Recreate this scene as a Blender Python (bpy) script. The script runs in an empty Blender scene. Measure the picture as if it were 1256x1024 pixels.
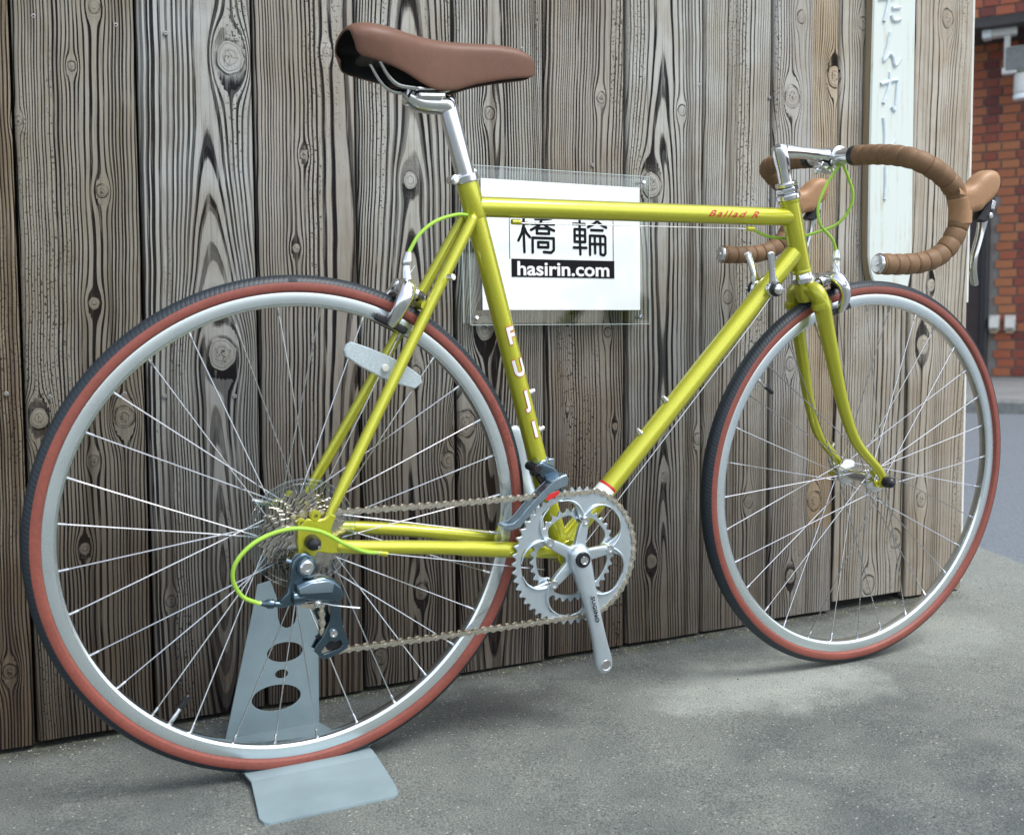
import bpy, bmesh, math, random
import numpy as np
from mathutils import Matrix, Vector, Quaternion
random.seed(7); rng = np.random.default_rng(7)
S = bpy.context.scene; C = S.collection
R = math.radians; PI = math.pi

# ------------------------------------------------------------------ camera
cam = bpy.data.cameras.new('camera'); co = bpy.data.objects.new('camera', cam); C.objects.link(co)
right = Vector((0.89804154, -0.43986722, -0.00618326)); down = Vector((-0.03556354, -0.05858318, -0.99764886))
fwd = Vector((0.43847079, 0.89615001, -0.06825336))
m = Matrix(((right.x, -down.x, -fwd.x), (right.y, -down.y, -fwd.y), (right.z, -down.z, -fwd.z)))
co.matrix_world = Matrix.Translation((-0.36821405, -1.42899412, 0.58657678)) @ m.to_4x4()
cam.sensor_width = 36; cam.lens = 36 * 1304.68 / 1256; cam.clip_start = .02; cam.clip_end = 400
cam.dof.use_dof = True; cam.dof.focus_distance = 1.72; cam.dof.aperture_fstop = 6.3
S.camera = co
# ------------------------------------------------------------------ world, sun, exposure
w = bpy.data.worlds.new('World'); S.world = w; w.use_nodes = True
nt = w.node_tree; bg = nt.nodes['Background']
sky = nt.nodes.new('ShaderNodeTexSky'); sky.sky_type = 'NISHITA'; sky.sun_disc = False
sky.sun_elevation = R(58); sky.sun_rotation = R(150); sky.air_density = 1.0; sky.dust_density = 1.6; sky.ozone_density = 1.0
hs = nt.nodes.new('ShaderNodeHueSaturation'); hs.inputs['Saturation'].default_value = .5; nt.links.new(sky.outputs[0], hs.inputs['Color']); nt.links.new(hs.outputs[0], bg.inputs[0]); bg.inputs[1].default_value = 0.15
sd = bpy.data.lights.new('sun', 'SUN'); sd.energy = 1.4; sd.angle = R(26); sd.color = (1, .985, .95)
so = bpy.data.objects.new('sun', sd); C.objects.link(so)
az = R(150); el = R(58)
sv = Vector((math.sin(az) * math.cos(el), math.cos(az) * math.cos(el), math.sin(el)))
so.rotation_euler = sv.to_track_quat('Z', 'Y').to_euler(); so.location = sv * 10
S.view_settings.view_transform = 'Standard'; S.view_settings.look = 'None'
S.view_settings.exposure = 0.95; S.view_settings.gamma = 1; S.view_settings.use_curve_mapping = False
S.cycles.max_bounces = 8; S.cycles.transparent_max_bounces = 24

# ------------------------------------------------------------------ material helpers
class NT:
    def __init__(s, name):
        s.m = bpy.data.materials.new(name); s.m.use_nodes = True; s.t = s.m.node_tree
        s.b = s.t.nodes['Principled BSDF']; s.out = s.t.nodes['Material Output']
    def n(s, typ, **kw):
        o = s.t.nodes.new(typ)
        for k, v in kw.items():
            if k.startswith('i_'):
                key = k[2:]; key = int(key) if key.isdigit() else key
                s.put(o.inputs[key], v)
            else: setattr(o, k, v)
        return o
    def put(s, inp, v):
        if isinstance(v, bpy.types.NodeSocket): s.t.links.new(v, inp)
        else: inp.default_value = v
    def math(s, op, a, b=None, c=None, clamp=False):
        o = s.t.nodes.new('ShaderNodeMath'); o.operation = op; o.use_clamp = clamp
        s.put(o.inputs[0], a)
        if b is not None: s.put(o.inputs[1], b)
        if c is not None: s.put(o.inputs[2], c)
        return o.outputs[0]
    def mix(s, f, a, b, mode='MIX'):
        o = s.t.nodes.new('ShaderNodeMix'); o.data_type = 'RGBA'; o.blend_type = mode
        s.put(o.inputs[0], f); s.put(o.inputs[6], a); s.put(o.inputs[7], b); return o.outputs[2]
    def noise(s, vec, scale, detail=3, rough=.55, dim='3D', w=None):
        o = s.t.nodes.new('ShaderNodeTexNoise'); o.noise_dimensions = dim
        if vec is not None: s.put(o.inputs['Vector'], vec)
        if w is not None: s.put(o.inputs['W'], w)
        o.inputs['Scale'].default_value = scale; o.inputs['Detail'].default_value = detail; o.inputs['Roughness'].default_value = rough
        return o.outputs[0]
    def ramp(s, f, lo, hi, a=0., b=1.):
        o = s.t.nodes.new('ShaderNodeMapRange'); o.interpolation_type = 'SMOOTHSTEP'
        s.put(o.inputs[0], f); s.put(o.inputs[1], lo); s.put(o.inputs[2], hi); s.put(o.inputs[3], a); s.put(o.inputs[4], b); return o.outputs[0]
    def coord(s, which='Object', scale=(1, 1, 1)):
        tc = s.t.nodes.new('ShaderNodeTexCoord'); mp = s.t.nodes.new('ShaderNodeMapping'); mp.inputs['Scale'].default_value = scale
        s.t.links.new(tc.outputs[which], mp.inputs[0]); return mp.outputs[0]
    def bump(s, h, strength=.5, dist=.001, normal=None):
        o = s.t.nodes.new('ShaderNodeBump'); o.inputs['Strength'].default_value = strength; o.inputs['Distance'].default_value = dist
        s.put(o.inputs['Height'], h)
        if normal is not None: s.put(o.inputs['Normal'], normal)
        return o.outputs[0]
    def set(s, **kw):
        for k, v in kw.items(): s.put(s.b.inputs[k.replace('_', ' ')], v)
        return s

def rgb(r, g, b): return (r, g, b, 1)

def simple(name, col, rough=.5, metal=0, coat=0, ns=60, amt=.15, bump=0, bdist=.0005, spec=.5, coatr=.05):
    k = NT(name); v = k.coord('Object')
    n1 = k.noise(v, ns, 4); n2 = k.noise(v, ns * .13, 2)
    nn = k.math('ADD', k.math('MULTIPLY', n1, .6), k.math('MULTIPLY', n2, .4))
    f = k.ramp(nn, .3, .7)
    a = tuple(c * (1 - amt) for c in col) + (1,); b = tuple(min(1, c * (1 + amt)) for c in col) + (1,)
    k.set(Base_Color=k.mix(f, a, b), Metallic=metal, Roughness=k.math('ADD', rough - .04, k.math('MULTIPLY', n1, .08)), Coat_Weight=coat, Coat_Roughness=coatr)
    k.b.inputs['Specular IOR Level'].default_value = spec
    if bump: k.set(Normal=k.bump(n1, bump, bdist))
    return k.m

M = {}
# metallic lime paint
k = NT('lime_metallic_paint'); v = k.coord('Object')
fl = k.noise(v, 1400, 2); big = k.noise(v, 9, 3)
k.set(Base_Color=k.mix(k.ramp(fl, .35, .7), rgb(.46, .465, .016), rgb(.63, .63, .05)), Metallic=.55, Roughness=k.math('ADD', .30, k.math('MULTIPLY', big, .06)), Coat_Weight=1., Coat_Roughness=.07)
k.set(Normal=k.bump(fl, .04, .0003)); M['paint'] = k.m
M['chrome'] = simple('polished_alloy', (.78, .79, .80), .16, 1, amt=.06, ns=40)
M['rim'] = simple('rim_alloy', (.78, .84, .86), .2, 1, amt=.05, ns=90)
M['track'] = simple('rim_brake_track', (.72, .80, .82), .28, .92, amt=.02, ns=18)
M['alloy'] = simple('anodised_crank_alloy', (.58, .66, .71), .30, .75, amt=.05, ns=50)
M['sprocket'] = simple('nickel_sprocket_steel', (.47, .45, .40), .22, 1, amt=.35, ns=50)
M['chain'] = simple('chain_steel', (.66, .61, .52), .28, 1, amt=.25, ns=200)
M['darksteel'] = simple('dark_steel', (.10, .10, .11), .4, .8)
M['spoke'] = simple('stainless_spoke', (.62, .63, .65), .22, 1, amt=.04)
M['derail'] = simple('blue_grey_derailleur', (.085, .135, .175), .2, .9, coat=.5, amt=.1)
M['deraillight'] = simple('derailleur_face', (.34, .44, .52), .2, .9, coat=.4, amt=.08)
M['black'] = simple('black_plastic', (.012, .013, .016), .35, amt=.3)
M['tread'] = simple('tyre_tread_rubber', (.030, .045, .062), .55, amt=.25, ns=300, bump=.4)
k = NT('tyre_tread_patterned'); v = k.coord('Object')
uvn = k.n('ShaderNodeAttribute', attribute_name='tread'); sep = k.n('ShaderNodeSeparateXYZ'); k.t.links.new(uvn.outputs['Vector'], sep.inputs[0])
ph = k.math('ADD', k.math('MULTIPLY', sep.outputs[0], 1.0), k.math('MULTIPLY', k.math('ABSOLUTE', sep.outputs[1]), 1.3))
wv = k.math('SINE', ph); n1 = k.noise(v, 500, 3)
g = k.ramp(wv, -.2, .9)
k.set(Base_Color=k.mix(g, rgb(.014, .023, .032), rgb(.009, .014, .020)), Roughness=k.math('ADD', .36, k.math('MULTIPLY', n1, .2)))
k.set(Normal=k.bump(k.math('SUBTRACT', k.math('MULTIPLY', n1, .3), g), .35, .0005)); M['tread'] = k.m
M['sidewall'] = simple('red_brown_tyre_sidewall', (.225, .060, .042), .55, amt=.14, ns=220, bump=.25)
M['saddle'] = simple('brown_saddle_leather', (.155, .077, .051), .5, amt=.10, ns=420, bump=.35, bdist=.0003, spec=.35)
M['underside'] = simple('saddle_underside', (.008, .007, .007), .6)
M['tape'] = simple('brown_bar_tape', (.195, .112, .056), .55, amt=.12, ns=260, bump=.3, bdist=.0004, spec=.35)
M['hood'] = simple('tan_rubber_hood', (.36, .20, .10), .45, amt=.08, ns=120, spec=.4)
M['green'] = simple('lime_cable_housing', (.36, .62, .06), .35, coat=.3, amt=.08)
M['wire'] = simple('steel_cable', (.7, .72, .75), .3, 1)
M['red'] = simple('red_decal', (.55, .02, .02), .35, coat=.4)
M['white'] = simple('white_print', (.82, .82, .82), .4, amt=.03)
M['ink'] = simple('black_ink', (.006, .006, .008), .6, amt=.2, spec=.15)
M['standpaint'] = simple('grey_blue_stand_enamel', (.23, .305, .33), .5, .1, coat=.05, amt=.12, ns=14)
M['panelwhite'] = simple('white_acrylic_panel', (.80, .85, .86), .12, amt=.015, coat=.5)
M['screw'] = simple('screw_metal', (.30, .29, .28), .5, .8)
M['whitepl'] = simple('weathered_white_plastic', (.62, .62, .58), .45, amt=.1)
M['darkbrown'] = simple('dark_brown_door', (.030, .018, .018), .45, amt=.25)
def clear(name, tint, amount):
    k = NT(name); tr = k.n('ShaderNodeBsdfTransparent'); tr.inputs[0].default_value = tint
    gl = k.n('ShaderNodeBsdfGlossy'); gl.inputs['Roughness'].default_value = .06; gl.inputs[0].default_value = (1, 1, 1, 1)
    lw = k.n('ShaderNodeFresnel'); lw.inputs['IOR'].default_value = 1.49; gm = k.n('ShaderNodeNewGeometry'); front = k.math('SUBTRACT', 1., gm.outputs['Backfacing'])
    nse = k.noise(k.coord('Object'), 25, 4)
    mx = k.n('ShaderNodeMixShader'); k.t.links.new(k.math('MULTIPLY', front, k.math('ADD', k.math('MULTIPLY', lw.outputs[0], 1.1), k.math('MULTIPLY', nse, amount))), mx.inputs[0])
    k.t.links.new(tr.outputs[0], mx.inputs[1]); k.t.links.new(gl.outputs[0], mx.inputs[2]); k.t.links.new(mx.outputs[0], k.out.inputs[0]); return k.m
M['acrylic'] = clear('clear_acrylic', (.955, .975, .97, 1), .03)
M['clearplastic'] = clear('clear_spoke_guard', (.88, .92, .93, 1), .16)
M['acedge'] = simple('acrylic_cut_edge', (.42, .52, .50), .15, amt=.1, coat=.5)
k = NT('reflector_prism_plastic'); v = k.coord('Object', (1, 1, 1))
ck = k.n('ShaderNodeTexVoronoi', i_Scale=520.); k.t.links.new(v, ck.inputs['Vector'])
k.set(Base_Color=k.mix(k.ramp(ck.outputs['Distance'], .1, .6), rgb(.56, .64, .66), rgb(.40, .47, .50)), Roughness=.15, Coat_Weight=.9, Normal=k.bump(ck.outputs['Distance'], .35, .0004)); M['reflector'] = k.m

# weathered planks : grain field is stored on the mesh, colour comes from it
k = NT('weathered_cedar_plank'); tc = k.n('ShaderNodeTexCoord')
A = lambda nm: k.n('ShaderNodeAttribute', attribute_name=nm).outputs['Fac']
s_ = A('ring'); kd = A('knot'); fl_ = A('flame'); pid = A('plank_seed')
oi = k.n('ShaderNodeObjectInfo'); P = tc.outputs['Object']
mp = k.n('ShaderNodeMapping'); mp.inputs['Scale'].default_value = (1, 1, .07); k.t.links.new(P, mp.inputs[0]); PV = mp.outputs[0]
mp2 = k.n('ShaderNodeMapping'); mp2.inputs['Scale'].default_value = (1, 1, .02); k.t.links.new(P, mp2.inputs[0]); PVV = mp2.outputs[0]
fib = k.noise(PVV, 900, 3, .7)            # fine fibre
med = k.noise(PV, 110, 4, .6)
low = k.noise(PV, 14, 3); blot = k.noise(P, 9, 4)
sj = k.math('ADD', s_, k.math('MULTIPLY', k.math('SUBTRACT', med, .5), .20))
fr = k.math('FRACT', sj); ring_i = k.math('FLOOR', sj)
wn = k.n('ShaderNodeTexWhiteNoise', noise_dimensions='2D'); cx = k.n('ShaderNodeCombineXYZ'); k.put(cx.inputs[0], ring_i); k.put(cx.inputs[1], pid); k.t.links.new(cx.outputs[0], wn.inputs[0])
rv = wn.outputs[0]                         # per ring random
tri = k.math('MULTIPLY', k.math('ABSOLUTE', k.math('SUBTRACT', fr, .5)), 2.)
contrast = k.n('ShaderNodeAttribute', attribute_name='contrast').outputs['Fac']
thr = k.math('ADD', k.math('MULTIPLY', rv, .42), k.math('ADD', .36, k.math('MULTIPLY', k.math('SUBTRACT', low, .5), .7)))
thr = k.math('ADD', thr, k.math('MULTIPLY', k.math('SUBTRACT', .8, contrast), .55))
groove = k.ramp(tri, thr, k.math('ADD', thr, .20))
groove = k.math('MULTIPLY', groove, k.ramp(med, .25, .48, .35, 1.))
wn2 = k.n('ShaderNodeTexWhiteNoise', noise_dimensions='2D'); cx2 = k.n('ShaderNodeCombineXYZ'); k.put(cx2.inputs[0], k.math('ADD', ring_i, 91.7)); k.put(cx2.inputs[1], pid); k.t.links.new(cx2.outputs[0], wn2.inputs[0])
strength = k.ramp(k.math('ADD', wn2.outputs[0], k.math('MULTIPLY', k.math('SUBTRACT', low, .5), 1.4)), .0, .5, .62, 1.)
groove = k.math('MULTIPLY', groove, strength)
streak = k.ramp(k.noise(PVV, 260, 4, .65), .52, .66)
pit = k.math('MULTIPLY', k.ramp(k.noise(P, 260, 2), .60, .66), k.ramp(low, .56, .66))
wt = k.n('ShaderNodeAttribute', attribute_name='tone'); light = k.mix(1., wt.outputs['Color'], rgb(1.08, 1.10, 1.09), 'MULTIPLY')
# knot face
kring = k.ramp(k.math('SINE', k.math('MULTIPLY', kd, 17.)), .1, .9)
crackn = k.noise(P, 70, 2)
crack = k.math('MULTIPLY', k.ramp(k.math('ABSOLUTE', k.math('SUBTRACT', crackn, .5)), .0, .02, 1., 0.), k.ramp(kd, .3, .8, 1., 0.))
inside = k.ramp(kd, .93, 1.0, 1., 0.)
halo = k.math('MULTIPLY', k.ramp(kd, .92, 1.02), k.ramp(kd, 1.02, 1.25, 1., 0.))
dark = k.math('MAXIMUM', groove, k.math('MULTIPLY', pit, .9))
dark = k.math('MULTIPLY', dark, k.math('SUBTRACT', 1., inside))
dark = k.math('MAXIMUM', dark, k.math('MULTIPLY', inside, k.math('MULTIPLY', k.math('MAXIMUM', k.math('MULTIPLY', kring, .22), crack), .9)))
dark = k.math('MAXIMUM', dark, k.math('MULTIPLY', halo, k.ramp(k.noise(P, 45, 2), .35, .6, .2, .9)))
dark = k.math('MAXIMUM', dark, fl_)
# tone
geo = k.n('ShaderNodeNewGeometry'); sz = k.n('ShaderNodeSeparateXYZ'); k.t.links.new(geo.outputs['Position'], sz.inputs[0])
damp_shade = k.ramp(k.math('ADD', sz.outputs[2], k.math('MULTIPLY', k.math('SUBTRACT', low, .5), .55)), .0, .98, 1., 0.)  # damp brown low boards, with the light falloff towards the ground painted in
damp_shade_x = k.ramp(sz.outputs[0], .9, 1.3, 1., .45); damp_shade = k.math('MULTIPLY', damp_shade, damp_shade_x)
base = k.mix(k.ramp(blot, .3, .72), light, k.mix(1., light, rgb(.80, .74, .66), 'MULTIPLY'))
base = k.mix(k.math('MULTIPLY', k.ramp(fib, .35, .7), .45), base, k.mix(1., base, rgb(.55, .54, .53), 'MULTIPLY'))
base = k.mix(k.math('MULTIPLY', streak, .42), base, k.mix(1., base, rgb(.42, .38, .34), 'MULTIPLY'))
stain = k.ramp(k.math('ADD', k.noise(PVV, 34, 5, .6), k.math('MULTIPLY', damp_shade, .06)), .55, .68)
base = k.mix(k.math('MULTIPLY', stain, k.ramp(contrast, .5, .85, .35, .85)), base, k.mix(1., base, rgb(.34, .30, .27), 'MULTIPLY'))
base = k.mix(k.math('MULTIPLY', rv, .3), base, k.mix(1., base, rgb(.62, .60, .58), 'MULTIPLY'))
base = k.mix(k.math('MULTIPLY', damp_shade, .92), base, k.mix(1., base, rgb(.23, .19, .16), 'MULTIPLY'))
darkc = k.mix(k.ramp(blot, .4, .7), rgb(.008, .008, .010), rgb(.016, .011, .009))
col = k.mix(k.math('MULTIPLY', dark, .98), base, darkc)
h = k.math('SUBTRACT', k.math('MULTIPLY', fib, .10), dark)
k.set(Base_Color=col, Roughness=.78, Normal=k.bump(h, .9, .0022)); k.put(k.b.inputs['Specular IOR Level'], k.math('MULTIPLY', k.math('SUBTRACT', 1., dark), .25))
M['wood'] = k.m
k = NT('rough_sawn_backing'); k.set(Base_Color=rgb(.012, .009, .008), Roughness=.9); n = k.noise(k.coord('Object', (1, 1, .1)), 60); k.set(Normal=k.bump(n, .5, .002)); M['backing'] = k.m
k = NT('white_painted_board'); v = k.coord('Object', (1, 1, .06)); n1 = k.noise(v, 90, 4, .65); n2 = k.noise(k.coord('Object'), 22, 4)
k.set(Base_Color=k.mix(k.ramp(n1, .50, .74), rgb(.58, .64, .60), k.mix(k.ramp(n2, .45, .6), rgb(.50, .58, .50), rgb(.44, .38, .27))), Roughness=.6, Normal=k.bump(n1, .5, .0006)); M['whiteboard'] = k.m
M['carve'] = simple('pale_blue_carved_paint', (.58, .66, .69), .5, amt=.12)
k = NT('bare_board_edge'); n1 = k.noise(k.coord('Object', (1, 1, .06)), 120, 4); k.set(Base_Color=k.mix(n1, rgb(.16, .10, .06), rgb(.45, .38, .24)), Roughness=.75); M['boardedge'] = k.m

# pavement concrete
k = NT('worn_concrete_pavement'); v = k.coord('Object')
fine = k.noise(v, 420, 3, .7); vor = k.n('ShaderNodeTexVoronoi', i_Scale=230.); k.t.links.new(v, vor.inputs['Vector'])
wnz = k.n('ShaderNodeTexWhiteNoise'); k.t.links.new(vor.outputs['Color'], wnz.inputs[0])
patch = k.noise(v, 2.6, 7, .68); patch2 = k.noise(v, 8, 4, .6)
pm = k.ramp(k.math('ADD', k.math('MULTIPLY', patch, .7), k.math('MULTIPLY', patch2, .3)), .38, .62)
sp = k.n('ShaderNodeSeparateXYZ'); k.t.links.new(v, sp.inputs[0])
def spot(cx_, cy_, rx, ry, lo=.3, hi=1.1):
    dx = k.math('MULTIPLY', k.math('SUBTRACT', sp.outputs[0], cx_), 1 / rx); dy = k.math('MULTIPLY', k.math('SUBTRACT', sp.outputs[1], cy_), 1 / ry)
    d = k.math('SQRT', k.math('ADD', k.math('MULTIPLY', dx, dx), k.math('MULTIPLY', dy, dy)))
    return k.ramp(k.math('ADD', d, k.math('MULTIPLY', k.math('SUBTRACT', patch2, .5), 1.5)), lo, hi, 1., 0.)
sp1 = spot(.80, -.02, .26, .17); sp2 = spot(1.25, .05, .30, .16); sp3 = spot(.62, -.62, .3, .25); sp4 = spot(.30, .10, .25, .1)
worn = k.math('MAXIMUM', sp1, k.math('MULTIPLY', sp2, .75))
base = k.mix(pm, rgb(.100, .114, .108), rgb(.175, .190, .172))
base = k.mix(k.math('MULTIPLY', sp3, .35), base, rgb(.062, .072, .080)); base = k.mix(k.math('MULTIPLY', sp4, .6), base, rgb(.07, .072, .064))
base = k.mix(k.math('MULTIPLY', worn, .8), base, rgb(.36, .385, .345))
right_ = k.ramp(sp.outputs[0], .9, 1.7); base = k.mix(k.math('MULTIPLY', right_, .6), base, rgb(.29, .31, .28))
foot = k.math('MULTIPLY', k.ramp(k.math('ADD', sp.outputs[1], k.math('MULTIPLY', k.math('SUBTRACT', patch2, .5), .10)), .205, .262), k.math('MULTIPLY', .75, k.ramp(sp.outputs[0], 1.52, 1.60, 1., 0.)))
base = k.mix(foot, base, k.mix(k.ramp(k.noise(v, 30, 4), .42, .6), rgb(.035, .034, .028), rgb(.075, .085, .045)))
grain = k.ramp(fine, .34, .68, .50, 1.5); cm = k.n('ShaderNodeCombineXYZ'); [k.put(cm.inputs[i], grain) for i in range(3)]
base = k.mix(k.math('SUBTRACT', 1., k.math('MULTIPLY', worn, .6)), base, k.mix(1., base, cm.outputs[0], 'MULTIPLY'))
speck = k.math('MULTIPLY', k.ramp(wnz.outputs[0], .955, .97), k.ramp(vor.outputs['Distance'], .25, .4, 1., 0.))
base = k.mix(k.math('MULTIPLY', speck, .65), base, rgb(.55, .54, .47))
pitm = k.math('MULTIPLY', k.ramp(wnz.outputs[0], .0, .14, 1., 0.), k.ramp(vor.outputs['Distance'], .25, .5, 1., 0.))
base = k.mix(k.math('MULTIPLY', pitm, .7), base, rgb(.025, .027, .03))
k.set(Base_Color=base, Roughness=.85, Normal=k.bump(k.math('ADD', fine, k.math('MULTIPLY', vor.outputs['Distance'], -.8)), .7, .0016)); M['concrete'] = k.m
k = NT('blue_grey_asphalt'); v = k.coord('Object'); f1 = k.noise(v, 160, 4, .7); f2 = k.noise(v, 1.3, 4)
k.set(Base_Color=k.mix(k.ramp(f1, .3, .7), k.mix(f2, rgb(.085, .105, .125), rgb(.12, .14, .16)), rgb(.22, .25, .28)), Roughness=.8, Normal=k.bump(f1, .7, .003)); M['asphalt'] = k.m
M['kerb'] = simple('kerb_concrete', (.20, .21, .20), .8, ns=30, amt=.2, bump=.4, bdist=.002)
M['foot'] = simple('sidewalk_concrete', (.24, .25, .25), .8, ns=30, amt=.15, bump=.4, bdist=.002)
M['mortar'] = simple('mortar', (.26, .24, .22), .85, ns=40, amt=.2)
M['soffit'] = simple('dark_soffit', (.05, .045, .045), .7)
k = NT('red_orange_brick'); oi = k.n('ShaderNodeAttribute', attribute_name='brick_tone'); n1 = k.noise(k.coord('Object'), 40, 4)
cr = k.n('ShaderNodeValToRGB'); k.t.links.new(oi.outputs['Fac'], cr.inputs[0]); e = cr.color_ramp.elements
e[0].color = rgb(.13, .022, .018); e[1].color = rgb(.42, .15, .055); e.new(.35).color = rgb(.24, .045, .025); e.new(.6).color = rgb(.36, .09, .035)
k.set(Base_Color=k.mix(k.math('MULTIPLY', n1, .35), cr.outputs[0], rgb(.20, .08, .05)), Roughness=.6, Normal=k.bump(n1, .3, .002)); M['brick'] = k.m

# ------------------------------------------------------------------ mesh helpers
class MB:
    def __init__(s): s.v = []; s.f = []; s.mi = []; s.cur = 0
    def add(s, vs, fs):
        b = len(s.v); s.v += [tuple(p) for p in vs]; s.f += [tuple(i + b for i in f) for f in fs]; s.mi += [s.cur] * len(fs); return s
    def box(s, c, d, rot=None):
        x, y, z = [q / 2 for q in d]
        vs = [Vector((a, b, e)) for a in (-x, x) for b in (-y, y) for e in (-z, z)]
        if rot: vs = [rot @ p for p in vs]
        c = Vector(c)
        return s.add([p + c for p in vs], [(0, 1, 3, 2), (4, 6, 7, 5), (0, 4, 5, 1), (2, 3, 7, 6), (0, 2, 6, 4), (1, 5, 7, 3)])
    def tube(s, pts, rad, seg=16, cap=True, flat=None, up=None):
        pts = [Vector(p) for p in pts]; n = len(pts)
        if not hasattr(rad, '__len__'): rad = [rad] * n
        T = [(pts[min(i + 1, n - 1)] - pts[max(i - 1, 0)]).normalized() for i in range(n)]
        u = Vector(up) if up else (Vector((0, 1, 0)) if abs(T[0].y) < .9 else Vector((1, 0, 0)))
        a = (u - T[0] * u.dot(T[0])).normalized(); vs = []
        for i in range(n):
            a = (a - T[i] * a.dot(T[i])).normalized(); b = T[i].cross(a)
            r = rad[i]; ra, rb = (r if hasattr(r, '__len__') else (r, r))
            for j in range(seg):
                t = 2 * PI * j / seg; vs.append(pts[i] + a * (math.cos(t) * ra) + b * (math.sin(t) * rb))
        fs = [(i * seg + j, i * seg + (j + 1) % seg, (i + 1) * seg + (j + 1) % seg, (i + 1) * seg + j) for i in range(n - 1) for j in range(seg)]
        if cap: fs += [tuple(range(seg - 1, -1, -1)), tuple((n - 1) * seg + j for j in range(seg))]
        return s.add(vs, fs)
    def lathe(s, prof, c=(0, 0, 0), axis=(0, 1, 0), seg=32, close=False, a0=None):
        ax = Vector(axis).normalized(); u = Vector((0, 0, 1)) if abs(ax.z) < .9 else Vector((1, 0, 0))
        a = (u - ax * u.dot(ax)).normalized(); b = ax.cross(a); c = Vector(c); n = len(prof); vs = []
        for j in range(seg):
            t = 2 * PI * j / seg; d = a * math.cos(t) + b * math.sin(t)
            for r, h in prof: vs.append(c + d * r + ax * h)
        fs = []
        for j in range(seg):
            k2 = (j + 1) % seg
            for i in range(n if close else n - 1):
                i2 = (i + 1) % n; fs.append((j * n + i, j * n + i2, k2 * n + i2, k2 * n + i))
        if not close:
            if prof[0][0] > 1e-6: fs.append(tuple(j * n for j in range(seg)))
            if prof[-1][0] > 1e-6: fs.append(tuple(j * n + n - 1 for j in range(seg - 1, -1, -1)))
        return s.add(vs, fs)
    def mesh(s, name):
        me = bpy.data.meshes.new(name); me.from_pydata(s.v, [], s.f); me.validate(); return me

def setup(me, mats, sharp=35):
    if not isinstance(mats, (list, tuple)): mats = [mats]
    for x in mats: me.materials.append(x)
    bm = bmesh.new(); bm.from_mesh(me); bmesh.ops.remove_doubles(bm, verts=bm.verts, dist=1e-6); bmesh.ops.recalc_face_normals(bm, faces=bm.faces)
    bm.to_mesh(me); bm.free()
    me.polygons.foreach_set('use_smooth', [True] * len(me.polygons)); me.set_sharp_from_angle(angle=R(sharp)); return me

def link(name, me, parent=None, mw=None, label=None):
    o = bpy.data.objects.new(name, me); C.objects.link(o)
    if parent: o.parent = parent
    if mw is not None: o.matrix_local = mw
    if label: o['label'] = label
    return o
def build(mb, name, mat, parent=None, bevel=0, sub=0, sharp=35, label=None, mw=None, seg=2):
    me = mb.mesh(name)
    if len(mb.v): 
        mi = mb.mi
        if any(mi) and len(me.polygons) == len(mi): me.polygons.foreach_set('material_index', mi)
    setup(me, mat, sharp); o = link(name, me, parent, mw, label)
    if bevel:
        b = o.modifiers.new('bevel', 'BEVEL'); b.width = bevel; b.segments = seg; b.limit_method = 'ANGLE'; b.angle_limit = R(35)
    if sub:
        b = o.modifiers.new('sub', 'SUBSURF'); b.levels = sub; b.render_levels = sub
    return o
def empty(name, parent=None, mw=None):
    o = bpy.data.objects.new(name, None); C.objects.link(o); o.empty_display_size = .05
    if parent: o.parent = parent
    if mw is not None: o.matrix_local = mw
    return o
def thing(o, label, cat, group=None):
    o['label'] = label; o['category'] = cat
    if group: o['group'] = group
    return o
def struct(o): o['kind'] = 'structure'; return o
def smooth(pts, n=8):
    P_ = [Vector(p) for p in pts]; out = []
    P_ = [P_[0] * 2 - P_[1]] + P_ + [P_[-1] * 2 - P_[-2]]
    for i in range(1, len(P_) - 2):
        a, b, c, d = P_[i - 1:i + 3]
        for j in range(n):
            t = j / n; out.append(.5 * ((2 * b) + (c - a) * t + (2 * a - 5 * b + 4 * c - d) * t * t + (3 * b - a - 3 * c + d) * t ** 3))
    out.append(P_[-2]); return out
def interp(vals, n):
    m_ = len(vals); return [float(np.interp(i / (n - 1) * (m_ - 1), range(m_), vals)) for i in range(n)]
# flat shape with holes -> extruded mesh. local x,y = plane, z = thickness
def shape(outlines, thick, bevel=0, res=0):
    cu = bpy.data.curves.new('shape', 'CURVE'); cu.dimensions = '2D'; cu.fill_mode = 'BOTH'; cu.extrude = thick / 2 - bevel; cu.bevel_depth = bevel; cu.bevel_resolution = res
    if bevel: cu.offset = -bevel
    for pts in outlines:
        sp_ = cu.splines.new('POLY'); sp_.points.add(len(pts) - 1)
        for i, p in enumerate(pts): sp_.points[i].co = (p[0], p[1], 0, 1)
        sp_.use_cyclic_u = True
    o = bpy.data.objects.new('tmp', cu); me = bpy.data.meshes.new_from_object(o); bpy.data.objects.remove(o); bpy.data.curves.remove(cu); me.materials.clear(); return me
def text(body, size, thick, offset=0, shear=0, spacing=1, align='CENTER'):
    cu = bpy.data.curves.new('text', 'FONT'); cu.body = body; cu.size = size; cu.extrude = thick / 2; cu.offset = offset; cu.shear = shear; cu.space_character = spacing
    cu.align_x = align; cu.align_y = 'CENTER'; cu.resolution_u = 4
    o = bpy.data.objects.new('tmp', cu); C.objects.link(o); bpy.context.view_layer.update()
    me = bpy.data.meshes.new_from_object(o); bpy.data.objects.remove(o); bpy.data.curves.remove(cu); me.materials.clear(); return me
def circ(cx, cy, r, n=24, ry=None, rot=0):
    ry = ry or r; return [(cx + math.cos(t) * r * math.cos(rot) - math.sin(t) * ry * math.sin(rot), cy + math.cos(t) * r * math.sin(rot) + math.sin(t) * ry * math.cos(rot)) for t in [2 * PI * i / n for i in range(n)]]
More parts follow.
